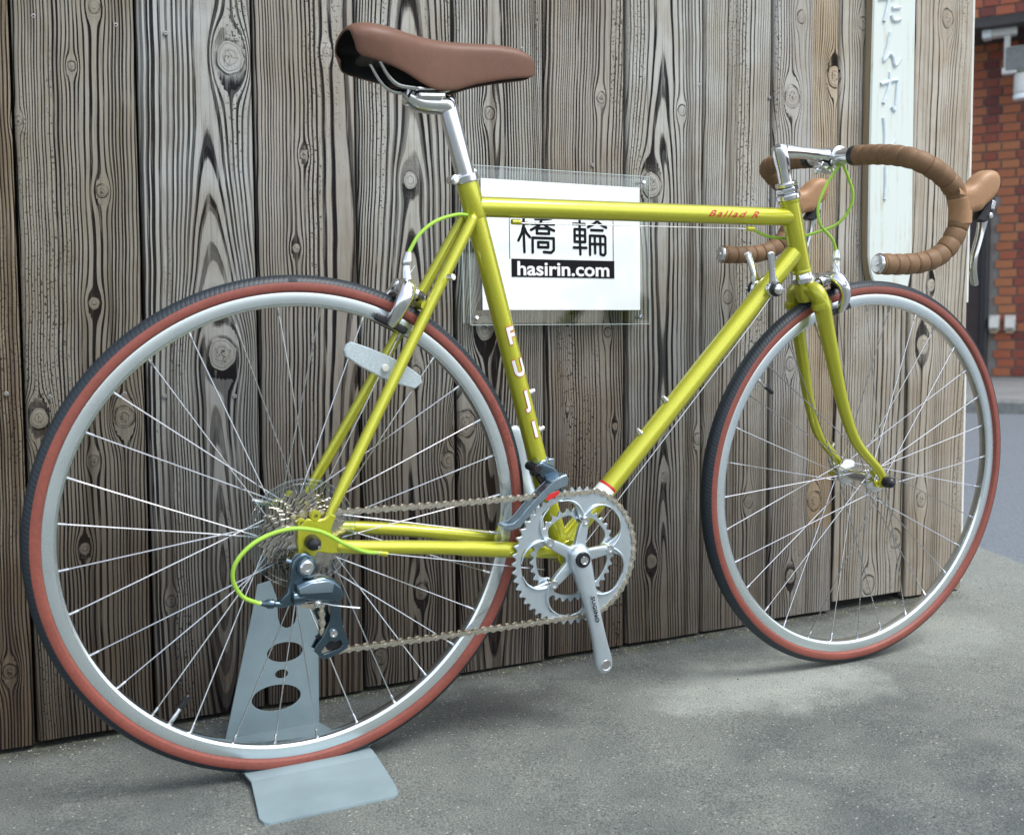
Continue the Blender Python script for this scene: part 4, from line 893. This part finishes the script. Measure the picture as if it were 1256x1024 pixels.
# pedal hole as dark inset disc with threads
e_ = d_ * .170; mb = MB(); mb.lathe([(0, -.0001), (.0066, -.0003), (.0070, .0012)], (e_.x, -.0788, e_.z), seg=24); build(mb, 'pedal_thread', M['screw'], crk)
crank(1, .055, .078, AR + PI)
mb = MB(); mb.lathe([(0, -.0025), (.0045, -.0025), (.0050, -.0040), (.0062, -.0040), (.0068, -.0025), (.0068, .004)], (0, -.0735, 0), seg=24); build(mb, 'crank_bolt', M['chrome'], crk)
mb = MB(); mb.lathe([(.0066, -.0010), (.0082, -.0028), (.0108, -.0028), (.0118, -.001), (.0118, .004), (.0066, .004)], (0, -.0725, 0), seg=28, close=True); build(mb, 'bolt_washer', M['black'], crk)
mb = MB(); mb.lathe([(.010, -.050), (.010, .055)], seg=20); build(mb, 'spindle', M['darksteel'], crk)
me = text('SUGINO', .0105, .0004, offset=.0002, spacing=1.1); 
for v_ in me.vertices: v_.co.y *= .8
mw_ = Matrix.Translation(Vector((0, -.0790, 0)) + d_ * .078 + Vector((.0, .0, 0))) @ Matrix.Rotation(-AR, 4, 'Y') @ FACE
link('crank_lettering', setup(apply(me, mw_), M['ink']), crk)
# --- cassette
cas = empty('cassette', bike)
teeth = [13, 14, 16, 18, 20, 22, 24, 26, 28]
for i, N in enumerate(teeth):
    y = -.0595 + i * .0044; rp = N * .0127 / (2 * PI)
    outs = [ring_outline(N, rp - .0026, rp + .0030, i * .3), circ(0, 0, .0155, 28)]
    if N >= 19:
        for q in range(6):
            a = q * PI / 3 + i * .2; outs.append(circ(math.cos(a) * (rp + .012) / 2 * 1.12, math.sin(a) * (rp + .012) / 2 * 1.12, (rp - .020) * .24, 14))
    me = shape(outs, .0019, .0003); link('sprocket', setup(apply(me, face_at(0, y, 0)), M['sprocket']), cas)
mb = MB(); mb.lathe([(.0155, -.058), (.0155, -.022)], seg=28); build(mb, 'freehub', M['darksteel'], cas)
mb = MB(); mb.lathe([(.009, -.0625), (.0145, -.0625), (.0155, -.061), (.0155, -.058), (.009, -.058)], seg=28, close=True); build(mb, 'lock_ring', M['sprocket'], cas)
me = shape([circ(0, 0, .0735, 96), circ(0, 0, .028, 48)] + [circ(.0435 * math.cos(q * PI / 6), .0435 * math.sin(q * PI / 6), .0065, 14) for q in range(12)], .0016); link('spoke_guard', setup(apply(me, face_at(0, -.0215, 0)), M['clearplastic']), cas)
mb = MB(); circle_tube(mb, .0730, .0013, 96, 8, -.0225); circle_tube(mb, .0665, .0008, 96, 8, -.0228); build(mb, 'guard_rim', M['clearplastic'], cas)

# --- chain
circles = [((.403, -.068), .1011, 1), ((0, 0), .0335, 1), ((.0035, -.071), .0205, -1), ((.030, -.139), .0205, 1)]
def tangent(c1, r1, s1, c2, r2, s2):
    # travel ccw (s=1) / cw (s=-1); external when same sign
    c1 = Vector(c1); c2 = Vector(c2); d = c2 - c1; D = d.length; a = math.atan2(d.y, d.x)
    # signed radii: left-hand normal offset; for ccw motion centre is on the left => point = c + r*right_normal
    rr1 = r1 * s1; rr2 = r2 * s2
    ph = math.asin(max(-1, min(1, (rr2 - rr1) / D)))
    dirn = a + ph
    # right normal of direction
    n_ = Vector((math.sin(dirn), -math.cos(dirn)))
    return c1 + n_ * rr1, c2 + n_ * rr2
path = []; ncirc = len(circles); tans = []
for i in range(ncirc):
    a, b = circles[i], circles[(i + 1) % ncirc]; tans.append(tangent(a[0], a[1], a[2], b[0], b[1], b[2]))
for i in range(ncirc):
    c, r, s = circles[i]; p_in = tans[i - 1][1]; p_out = tans[i][0]
    a0 = math.atan2(p_in.y - c[1], p_in.x - c[0]); a1 = math.atan2(p_out.y - c[1], p_out.x - c[0])
    if s > 0:
        while a1 < a0: a1 += 2 * PI
    else:
        while a1 > a0: a1 -= 2 * PI
    nA = max(2, int(abs(a1 - a0) * r / .002))
    for q in range(nA + 1): a = a0 + (a1 - a0) * q / nA; path.append((c[0] + r * math.cos(a), c[1] + r * math.sin(a), i))
    p2 = tans[i][1]; n_ = max(2, int((p2 - p_out).length / .002))
    for q in range(1, n_): p = p_out.lerp(p2, q / n_); 
    for q in range(1, n_): p = p_out.lerp(p2, q / n_); sag = -.0015 * math.sin(PI * q / n_) if i == 3 or i == 0 else 0; path.append((p.x, p.y + sag, i + q / n_))
yc = [CY, -.0505, -.0520, -.0515, CY]
L = [0]
for i in range(1, len(path) + 1): a, b = path[i - 1], path[i % len(path)]; L.append(L[-1] + math.hypot(a[0] - b[0], a[1] - b[1]))
NL = round(L[-1] / .0127 / 2) * 2; pitch = L[-1] / NL
def chain_pt(t):
    t %= L[-1]; j = min(int(np.searchsorted(L, t, side='right')) - 1, len(path) - 1); f = (t - L[j]) / max(1e-9, L[j + 1] - L[j]); a, b = path[j], path[(j + 1) % len(path)]
    ka = a[2]; kb = b[2] if b[2] >= ka else 4; kk = ka + (kb - ka) * f
    return Vector((a[0] + (b[0] - a[0]) * f, float(np.interp(kk, range(5), yc)), a[1] + (b[1] - a[1]) * f))
def fig8(h, w_=.0042, waist=.0029, n=7):
    o_ = []
    for q in range(n + 1): t = -PI / 2 + PI * q / n; o_.append((h + w_ * math.cos(t), w_ * math.sin(t)))
    o_.append((0, waist))
    for q in range(n + 1): t = PI / 2 + PI * q / n; o_.append((-h + w_ * math.cos(t), w_ * math.sin(t)))
    o_.append((0, -waist)); return o_
def link_mesh(outer):
    mb = MB(); yo = .0034 if outer else .0023
    ol = fig8(pitch / 2, .0044 if outer else .0041, .0024); N_ = len(ol)
    for s in (-1, 1):
        a = [(x, s * yo - .0005, z) for x, z in ol]; b = [(x, s * yo + .0005, z) for x, z in ol]
        mb.add(a + b, [tuple(range(N_)), tuple(range(2 * N_ - 1, N_ - 1, -1))] + [(q, (q + 1) % N_, N_ + (q + 1) % N_, N_ + q) for q in range(N_)])
    for s in (-1, 1):
        if outer: mb.tube([(s * pitch / 2, -.0046, 0), (s * pitch / 2, .0046, 0)], .0018, 8, up=(1, 0, 0))
        else: mb.tube([(s * pitch / 2, -.0020, 0), (s * pitch / 2, .0020, 0)], .0036, 8, up=(1, 0, 0))
    return setup(mb.mesh('chain_link'), M['chain'])
lm = [link_mesh(True), link_mesh(False)]; chn = empty('chain', bike)
for i in range(NL):
    a = chain_pt((i + .25) * pitch); b = chain_pt((i + 1.25) * pitch); d = b - a; c_ = (a + b) / 2
    mw = Matrix.Translation(c_) @ Matrix.Rotation(-math.atan2(d.z, d.x), 4, 'Y') @ Matrix.Rotation(math.atan2(d.y, math.hypot(d.x, d.z)), 4, 'Z'); link('chain_link', lm[i % 2], chn, mw)

# --- rear derailleur
rdl = empty('rear_derailleur', bike)
me = shape([[(-.022, -.012), (-.012, -.010), (-.001, -.016), (.003, -.027), (-.001, -.038), (-.012, -.042), (-.020, -.052), (-.024, -.068), (-.024, -.078), (-.044, -.078), (-.048, -.072), (-.036, -.060), (-.033, -.046), (-.031, -.030), (-.028, -.018)]], .012, .003, 2); link('mounting_knuckle', setup(apply(me, face_at(0, -.078, 0)), M['derail'], 60), rdl)
mb = MB(); mb.lathe([(0, -.0905), (.003, -.0905), (.0035, -.0925), (.0075, -.0925), (.0090, -.0905), (.0105, -.0895), (.0115, -.086), (.0115, -.075)], (-.012, 0, -.0285), seg=26); build(mb, 'pivot_bolt', M['chrome'], rdl)
mb = MB(); mb.lathe([(.0100, -.0902), (.0128, -.0895), (.0135, -.086), (.0135, -.078), (.0100, -.078)], (-.012, 0, -.0285), seg=28, close=True); build(mb, 'pivot_ring', M['derail'], rdl)
me = shape([[(-.027, -.048), (-.014, -.044), (.008, -.0415), (.022, -.046), (.032, -.056), (.036, -.068), (.033, -.076), (.010, -.074), (-.012, -.070), (-.026, -.066)]], .024, .005, 3); link('parallelogram', setup(apply(me, face_at(0, -.083, 0)), M['derail'], 60), rdl)
me = shape([[(-.024, -.0505), (-.008, -.0455), (.014, -.0455), (.021, -.0500), (.019, -.0620), (-.002, -.0605), (-.024, -.0590)]], .003, .0012, 2); link('face_plate', setup(apply(me, face_at(0, -.0962, 0)), M['deraillight'], 60), rdl)
mb = MB(); mb.tube([(-.030, -.085, -.067), (-.015, -.086, -.066)], .0095, 16); build(mb, 'spring_housing', M['derail'], rdl, bevel=.0015)
mb = MB(); mb.tube([(.010, -.070, -.077), (.032, -.070, -.076)], .008, 14); build(mb, 'spring_housing', M['derail'], rdl, bevel=.0015)
me = shape([[(.0245, -.079), (.0415, -.079), (.0405, -.094), (.0410, -.108), (.0450, -.128), (.0520, -.146), (.0500, -.1535), (.0400, -.1590), (.0240, -.1640), (.0150, -.1640), (.0045, -.1520), (.0055, -.1470), (.0180, -.1310), (.0260, -.1130), (.0275, -.098)], [(.0285, -.1405), (.0240, -.1420), (.0135, -.1540), (.0175, -.1580), (.0400, -.1530), (.0435, -.1480), (.0400, -.1410), (.0330, -.1425)]], .0025, .0005); link('cage_plate', setup(apply(me, face_at(0, -.0585, 0)), M['derail']), rdl)
me = shape([[(-.010, -.066), (.012, -.058), (.034, -.120), (.048, -.150), (.018, -.160), (.004, -.150), (.018, -.125)]], .002, .0004); link('cage_plate', setup(apply(me, face_at(0, -.0455, 0)), M['derail']), rdl)
for cx_, cz_ in ((.0035, -.071), (.030, -.139)):
    me = shape([ring_outline(11, .0165, .0225), circ(0, 0, .004, 12)], .0045, .0006); link('jockey_wheel', setup(apply(me, face_at(cx_, -.052, cz_)), M['black']), rdl)
mb = MB(); mb.lathe([(0, -.063), (.0025, -.063), (.003, -.064), (.005, -.064), (.0058, -.062), (.0058, -.058)], (.030, 0, -.130), seg=16); build(mb, 'pulley_bolt', M['chrome'], rdl)
mb = MB(); mb.tube([(-.069, -.080, -.0705), (-.063, -.080, -.0715), (-.060, -.080, -.0720), (-.054, -.080, -.073), (-.052, -.080, -.0733), (-.038, -.080, -.0755)], [.0030, .0045, .0062, .0062, .0042, .0042], 12); build(mb, 'barrel_adjuster', M['derail'], rdl)
mb = MB(); mb.tube([(-.040, -.081, -.0752), (.0, -.083, -.0755), (.022, -.085, -.0830), (.045, -.087, -.0880)], .0008, 6); mb.tube([(.045, -.087, -.088), (.058, -.088, -.0905)], .0013, 6); build(mb, 'inner_cable', M['wire'], rdl)
mb = MB(); mb.box((.002, -.086, -.0775), (.008, .008, .009)); mb.tube([(.002, -.093, -.0775), (.002, -.084, -.0775)], .0035, 6); build(mb, 'cable_anchor', M['chrome'], rdl, bevel=.0008)
mb = MB(); mb.tube([(-.034, -.072, -.020), (-.024, -.076, -.024)], .0028, 8); build(mb, 'limit_screw', M['deraillight'], rdl)
# --- front derailleur
fdl = empty('front_derailleur', bike)
fz = .060; mb = MB(); mb.tube([T(fz - .009), T(fz - .008), T(fz + .011), T(fz + .012)], [.0150, .0166, .0166, .0150], 24); mb.box(T(fz + .004) + Vector((.019, 0, 0)), (.010, .010, .016)); build(mb, 'clamp_band', M['deraillight'], fdl, bevel=.001)
me = shape([[(.343, .073), (.352, .077), (.372, .068), (.381, .058), (.390, .035), (.388, .030), (.376, .029), (.366, .044), (.350, .056)]], .030, .004, 2); link('linkage_body', setup(apply(me, face_at(-.004, -.028, .0)), M['derail'], 60), fdl)
mb = MB(); mb.tube([(.341, -.045, .066), (.341, -.012, .066)], .0065, 14); mb.tube([(.350, -.03, .056), (.368, -.034, .028)], .008, 12); build(mb, 'linkage_arm', M['black'], fdl, bevel=.001)
def cage(y, name):
    ol = [(.400, .052), (.396, .058), (.372, .050), (.352, .036), (.330, .018), (.312, .002), (.300, -.006), (.284, -.008), (.281, -.012), (.296, -.016), (.312, -.0125), (.318, -.006), (.330, .004), (.346, .018), (.362, .030), (.380, .038), (.398, .042)]
    me = shape([[(.281 + (a_ - .281) * .87, b_) for a_, b_ in ol]], .0022, .0004); link(name, setup(apply(me, face_at(-.002, y, 0)), M['deraillight']), fdl)
cage(-.0585, 'outer_cage_plate'); cage(-.0395, 'inner_cage_plate')
mb = MB(); mb.box((.366, -.049, .0535), (.026, .020, .0022), Matrix.Rotation(R(-20), 3, 'Y')); build(mb, 'cage_bridge', M['deraillight'], fdl, bevel=.0005); mb = MB(); mb.box((.289, -.049, -.011), (.010, .020, .002)); build(mb, 'cage_bridge', M['alloy'], fdl, bevel=.0005)
me = shape([[(.347, .0235), (.352, .0315), (.368, .0365), (.370, .0320), (.362, .0265), (.352, .0230)]], .0012, .0004); link('red_sticker', setup(apply(me, face_at(-.002, -.0604, .0)), M['red']), fdl)

# --- brake calipers (dual pivot)
def caliper(name, origin, radial, tang, flip, near=1):
    # local frame: X = bike +y, Y = radial (away from hub), Z = tang (towards the brake's front face)
    X_ = Vector((0, 1, 0)); Y2 = Vector(radial).normalized(); Z2 = Vector(tang).normalized()
    mw = Matrix(((X_.x, Y2.x, Z2.x, origin[0]), (X_.y, Y2.y, Z2.y, origin[1]), (X_.z, Y2.z, Z2.z, origin[2]), (0, 0, 0, 1)))
    e = empty(name, bike, mw)
    # origin = on the wheel plane at tyre top; rim track is .016-.03 below
    P_ = smooth([(.010, .018, .006), (-.008, .022, .006), (-.024, .020, .007), (-.0345, .006, .008), (-.0350, -.008, .008), (-.0290, -.022, .006), (-.0210, -.034, .004)], 5); n = len(P_)
    mb = MB(); mb.tube(P_, [(float(np.interp(i / n, [0, .3, .6, 1], [.0095, .0105, .0090, .0075])), float(np.interp(i / n, [0, .3, .6, 1], [.0095, .0130, .0105, .0078]))) for i in range(n)], 14, up=(0, 1, 0)); build(mb, 'caliper_arm', M['chrome'], e)
    P_ = smooth([(-.012, .020, -.003), (.008, .022, -.003), (.024, .018, -.001), (.0340, .005, .002), (.0350, -.010, .004), (.0290, -.022, .004), (.0210, -.034, .004)], 5); n = len(P_)
    mb = MB(); mb.tube(P_, [(float(np.interp(i / n, [0, .3, .6, 1], [.0085, .0100, .0090, .0075])), float(np.interp(i / n, [0, .3, .6, 1], [.0095, .0130, .0105, .0078]))) for i in range(n)], 14, up=(0, 1, 0)); build(mb, 'caliper_arm', M['chrome'], e)
    mb = MB(); mb.tube([(-.004, .018, -.016), (-.004, .018, -.002)], [.0105, .0105], 18, up=(1, 0, 0)); build(mb, 'caliper_barrel', M['chrome'], e, bevel=.001)
    mb = MB(); mb.tube([(-.004, .018, -.026), (-.004, .018, -.016)], [.0078, .0078], 14, up=(1, 0, 0)); build(mb, 'spacer', M['darksteel'], e, bevel=.001)
    mb = MB(); mb.box((-.010, .004, .012), (.020, .010, .006)); build(mb, 'spring_cover', M['black'], e, bevel=.002)
    # cable arm going up on the near side
    P_ = smooth([(-.020, .017, .006), (-.019, .028, .010), (-.017, .038, .015), (-.0165, .047, .018)], 5)
    mb = MB(); mb.tube(P_, interp([.0115, .0082, .0068, .0066], len(P_)), 14); build(mb, 'cable_arm', M['chrome'], e)
    mb = MB(); mb.tube([(-.0165, .044, .0175), (-.0165, .047, .0185), (-.0162, .052, .0200), (-.0160, .062, .0230), (-.0160, .063, .0233)], [.0060, .0074, .0074, .0052, .0040], 16); build(mb, 'barrel_adjuster', M['chrome'], e)
    mb = MB(); mb.tube([(0, .018, -.030), (0, .018, .018)], .0055, 14, up=(1, 0, 0)); mb.tube([(0, .018, .014), (0, .018, .0195)], [.0088, .0080], 16, up=(1, 0, 0)); mb.tube([(-.016, .016, .013), (-.016, .016, .0175)], [.0066, .0060], 16, up=(1, 0, 0)); build(mb, 'pivot_bolt', M['chrome'], e, bevel=.0006)
    mb = MB(); P_ = smooth([(.022, .014, .010), (.010, .010, .014), (-.010, .008, .015), (-.024, .004, .014)], 4); mb.tube(P_, .0013, 6); build(mb, 'return_spring', M['wire'], e)
    for s in (-1, 1):
        mb = MB(); mb.box((s * .0165, -.0345, .004), (.0090, .0105, .050)); build(mb, 'brake_pad', M['black'], e, bevel=.003, seg=3)
        mb = MB(); mb.tube([(s * .021, -.034, .004), (s * .0265, -.034, .004)], [.0058, .0050], 12, up=(0, 1, 0)); mb.tube([(s * .0265, -.034, .004), (s * .0285, -.034, .004)], [.0034, .0034], 6, up=(0, 1, 0)); build(mb, 'pad_bolt', M['chrome'], e, bevel=.0005)
    # linkage on far side (cable clamp)
    mb = MB(); mb.tube([(-.022, .050, .009), (-.024, .030, .012), (-.030, .002, .013)], .0007, 6); build(mb, 'inner_cable', M['wire'], e)
    mb = MB(); mb.tube([(-.032, .004, .009), (-.032, .004, .018)], [.005, .0045], 8, up=(1, 0, 0)); build(mb, 'cable_clamp', M['darksteel'], e, bevel=.0006)
    return e
ra = R(64.0); caliper('rear_brake', (.3395 * math.cos(ra) - .004, 0, .3395 * math.sin(ra)), (math.cos(ra), 0, math.sin(ra)), (-math.sin(ra), 0, math.cos(ra)), 1)
fa = R(108); caliper('front_brake', (WB + .3395 * math.cos(fa) - .0, 0, .3395 * math.sin(fa)), (math.cos(fa), 0, math.sin(fa)), (math.sin(fa), 0, -math.cos(fa)), 1)

# --- cables
def cable(name, pts, r=.0025, mat='green', parent=None, n=8):
    mb = MB(); mb.tube(smooth(pts, n), r, 10); return build(mb, name, M[mat], parent or bike)
cable('brake_cable_housing', [(.898, -.020, .528), (.886, -.022, .516), (.868, -.022, .492), (.856, -.020, .460), (.862, -.020, .430), (.890, -.018, .408), (.9033, -.016, .3885)])
cable('brake_cable_housing', [(.898, -.024, .528), (.908, -.026, .510), (.922, -.026, .480), (.920, -.020, .452), (.905, -.008, .430), (.880, .008, .418), (.845, .020, .408), (.800, .020, .408), (.765, .012, .414), (.738, -.003, .4200)])
cable('brake_cable_housing', [(.243, -.006, .424), (.222, -.010, .4235), (.190, -.014, .413), (.166, -.016, .394), (.1522, -.016, .3716)])
cable('shift_cable_housing', [(.096, -.066, -.026), (.070, -.072, -.020), (.040, -.082, -.004), (.005, -.090, .018), (-.035, -.094, .026), (-.075, -.094, .015), (-.100, -.092, -.008), (-.105, -.088, -.032), (-.094, -.084, -.056), (-.076, -.080, -.068), (-.068, -.080, -.0705)], .0027, n=10)
mb = MB(); mb.tube([(.092, -.066, -.0255), (.104, -.065, -.0285)], .0040, 12); build(mb, 'cable_stop', M['paint'], bike, bevel=.0006)
mb = MB(); mb.tube([(.088, -.0665, -.0245), (.093, -.0662, -.0256)], .0034, 12); build(mb, 'ferrule', M['chrome'], bike)
mb = MB(); mb.tube([(.104, -.065, -.0285), (.36, -.034, -.0880)], .0007, 6); build(mb, 'inner_cable', M['wire'], bike)
mb = MB(); mb.tube([(.735, -.004, .4195), (.315, -.004, .4155)], .0008, 6); build(mb, 'inner_cable', M['wire'], bike)
for x, zz_ in ((.733, .4225), (.318, .4200)):
    mb = MB(); mb.tube([(x - .007, -.004, zz_ - .003), (x + .007, -.004, zz_ - .003)], .0040, 12); build(mb, 'cable_stop', M['paint'], bike, bevel=.0006)
mb = MB(); mb.tube([(.735, -.0195, .272), (.42, -.012, -.085)], .0007, 6); mb.tube([(.775, -.021, .322), (.735, -.0195, .272)], .0008, 6); build(mb, 'inner_cable', M['wire'], bike)
mb = MB(); mb.tube([(.735, .0195, .272), (.42, .012, -.085)], .0007, 6); mb.tube([(.760, .020, .322), (.735, .0195, .272)], .0008, 6); build(mb, 'inner_cable', M['wire'], bike)
# --- downtube shifters
for s in (-1, 1):
    px_, pz_ = (.772, .325)
    mb = MB(); mb.lathe([(.0125, 0), (.0125, s * .006), (.0100, s * .008)], (px_, s * .0155, pz_), seg=22); build(mb, 'shifter_boss', M['chrome'], bike, bevel=.001)
    mb = MB(); mb.lathe([(.0110, 0), (.0118, s * .002), (.0118, s * .007), (.0098, s * .009)], (px_, s * .0235, pz_), seg=22); build(mb, 'shifter_barrel', M['black'], bike, bevel=.0008)
    mb = MB(); mb.lathe([(0, s * .006), (.0055, s * .0055), (.0085, s * .003), (.0088, 0)], (px_, s * .0325, pz_), seg=18); mb.box((px_, s * .0385, pz_), (.014, .004, .0025)); build(mb, 'shifter_screw', M['chrome'], bike, bevel=.0006)
    P_ = smooth([(px_ + .002, s * .0205, pz_ + .004), (px_ - .004, s * .022, pz_ + .020), (px_ - .010, s * .0255, pz_ + .040), (px_ - .014, s * .028, pz_ + .054), (px_ - .0145, s * .028, pz_ + .059)], 5); n = len(P_)
    mb = MB(); mb.tube(P_, [(.0032, float(np.interp(i / (n - 1), [0, .3, .85, 1], [.0105, .0058, .0078, .004]))) for i in range(n)], 14); build(mb, 'shift_lever', M['chrome'], bike)
# --- bottle bosses
def boss(pt, nrm): p = Vector(pt); q = Vector(nrm).normalized(); mb = MB(); mb.tube([p, p + q * .003, p + q * .0035, p + q * .0085, p + q * .009], [.0055, .0050, .0038, .0038, .003], 12); build(mb, 'bottle_boss', M['chrome'], bike)
nst = Vector((.958, 0, .287)); ndt = Vector((-.732, 0, .681))
boss(T(.168) + nst * .0135, nst); boss(T(.112) + nst * .0135, nst)
dta = Vector((.434, 0, .4665)).normalized()
for l in (.285, .218): boss(BB + dta * l + ndt * .0148, ndt)
mb = MB(); mb.tube([(.197, -.046, .339), (.201, -.056, .3395)], [.0045, .0045], 12); build(mb, 'pannier_boss', M['chrome'], bike, bevel=.0008)
# --- lettering on the tubes
def on_tube(me, origin, axis, r, out=(0, -1, 0), up_x=False):
    # text x -> along axis, text y -> around the tube, facing out
    ax = Vector(axis).normalized(); o_ = Vector(out); o_ = (o_ - ax * o_.dot(ax)).normalized(); side = o_.cross(ax).normalized()
    bm = bmesh.new(); bm.from_mesh(me); axn = Vector((1, 0, 0)) if up_x else Vector((0, 1, 0)); q = -.012
    while q < .0121:
        bmesh.ops.bisect_plane(bm, geom=bm.verts[:] + bm.edges[:] + bm.faces[:], plane_co=axn * q, plane_no=axn, dist=1e-6); q += .0012
    bm.to_mesh(me); bm.free()
    for v_ in me.vertices:
        if up_x: l, c = v_.co.y, v_.co.x
        else: l, c = v_.co.x, v_.co.y
        an = c / r; rad_ = r + v_.co.z
        sd = ax.cross(o_).normalized() if up_x else side
        v_.co = Vector(origin) + ax * l + o_ * (math.cos(an) * rad_) + sd * (math.sin(an) * rad_)
    return me
stax = (T(.4) - T(0)).normalized()
for ch, zz_ in zip('FUJI', (.2555, .2090, .1635, .1180)):
    for off_, mt, dz_ in ((.0024, 'red', .0005), (.0013, 'white', .0010)):
        me = text(ch, .0330, .0004, offset=off_); 
        for v_ in me.vertices: v_.co.x *= .76; v_.co.z += dz_
        # subdivide wide faces a little by keeping letter narrow
        on_tube(me, T(zz_), stax, .0143, out=(.10, -1, 0), up_x=True)
        link('lettering', setup(me, M[mt]), stb)
me = text('Ballad R', .0185, .0004, offset=.0001, shear=.55, spacing=1.35)
for v_ in me.vertices: v_.co.z += .0006; v_.co.x *= 1.0
xs = [v_.co.x for v_ in me.vertices]; kx_ = .098 / (max(xs) - min(xs))
for v_ in me.vertices: v_.co.x *= kx_; v_.co.y *= .8
ttax = (H(.4405) - T(.4362)).normalized(); on_tube(me, Vector((.690, 0, .4397)), ttax, .0143, out=(0, -1, .05)); link('lettering', setup(me, M['red']), tt)
# down tube decal near bottom bracket
mb = MB(); p = BB + dta * .118; mb.tube([p, p + dta * .004], .01595, 24); build(mb, 'decal_band', M['red'], dt)
mb = MB(); p = BB + dta * .098; mb.tube([p, p + dta * .0195], .01590, 24); build(mb, 'decal_band', M['white'], dt)

# ------------------------------------------------------------------ fixtures on the brick building
def at_px(px, py, u):
    d = right * ((px - 628) / 1304.68) + down * ((py - 512) / 1304.68) + fwd; P0 = Vector(street(u, 0, 0)); return CW + d * ((P0 - CW).dot(rn) / d.dot(rn))
def sv_(P_): q = P_ - K0; return q.dot(rd), P_.z
a = at_px(1219, 396, BU - .05); fixture_box(*sv_(a), 'left of two small white vent hoods on the brick wall')
a = at_px(1238.5, 396, BU - .05); fixture_box(*sv_(a), 'right of two small white vent hoods on the brick wall')
FX = lambda px, py, u=BU - .45: at_px(px, py, u)
fxu = BU - .40; rot3 = rotS.to_3x3()
b = FX(1221, 36, fxu)
cm_ = thing(empty('wall_camera', None, Matrix.Translation(b) @ rotS), 'grey boxy camera on a bracket under the brick overhang', 'camera')
def lb(name, c, d, mat, par, bev=.004): mb = MB(); mb.box(c, d); return build(mb, name, mat, par, bevel=bev)
lb('housing', (-.06, 0, 0), (.20, .10, .135), M['whitepl'], cm_, .012); lb('front_cap', (.06, 0, 0), (.07, .12, .15), M['panelwhite'], cm_, .012)
lb('bracket_post', (-.09, .0, -.19), (.045, .04, .30), M['whitepl'], cm_); lb('bracket_foot', (-.11, 0, -.345), (.11, .07, .05), M['whitepl'], cm_)
mb = MB(); mb.tube(smooth([(-.06, 0, .07), (-.18, .02, .085), (-.30, .04, .02), (-.36, .04, -.12), (-.34, .04, -.2), (-.22, .02, -.29), (-.13, .0, -.34)], 6), .02, 10); build(mb, 'cable_conduit', M['whitepl'], cm_)
b2 = FX(1253, 72, fxu); ub = thing(empty('utility_box', None, Matrix.Translation(b2) @ rotS), 'grey utility box under the brick overhang beside the camera', 'utility box')
lb('case', (0, .05, 0), (.24, .14, .20), M['whitepl'], ub, .008); lb('lid', (0, -.03, 0), (.22, .02, .18), M['kerb'], ub, .004)
b3 = FX(1254, 105, fxu); lp = thing(empty('wall_lamp', None, Matrix.Translation(b3) @ rotS), 'white cylinder spotlight below the brick overhang', 'lamp')
mb = MB(); mb.lathe([(.0, .09), (.055, .09), (.062, .08), (.066, -.06), (.05, -.07)], axis=(0, 0, 1), seg=24); build(mb, 'lamp_body', M['whitepl'], lp)
mb = MB(); mb.lathe([(.066, -.07), (.070, -.08), (.066, -.11), (.04, -.115), (0, -.11)], axis=(0, 0, 1), seg=24); build(mb, 'lamp_glass', M['panelwhite'], lp)
lb('mount', (0, .20, .03), (.05, .40, .05), M['whitepl'], lp)

# ------------------------------------------------------------------ grit lying on the pavement
mb = MB()
for q in range(1500):
    if random.random() < .45: x = random.uniform(-.5, 1.75); y = WY + WS * x - abs(random.gauss(0, .02)) - .002
    else: x = random.uniform(-.6, 1.7); y = random.uniform(-1.0, .24)
    r_ = random.uniform(.0006, .0018) * (1.5 if random.random() < .06 else 1); z = ground_z(x) + r_ * .3
    a = random.uniform(0, 6.28); pts = [(x + r_ * math.cos(a + i * 2.094) * random.uniform(.7, 1.2), y + r_ * math.sin(a + i * 2.094) * random.uniform(.7, 1.2), z) for i in range(3)]
    mb.cur = 0 if random.random() < .6 else 1
    mb.add(pts + [(x, y, z + r_ * random.uniform(.6, 1.1)), (x, y, z - r_ * .5)], [(0, 1, 3), (1, 2, 3), (2, 0, 3), (1, 0, 4), (2, 1, 4), (0, 2, 4)])
M['grit_a'] = simple('pale_grit', (.42, .41, .37), .8); M['grit_b'] = simple('dark_grit', (.07, .065, .055), .8)
o = build(mb, 'grit', [M['grit_a'], M['grit_b']]); o['kind'] = 'stuff'; o['label'] = 'loose grit scattered on the pavement and along the wall foot'
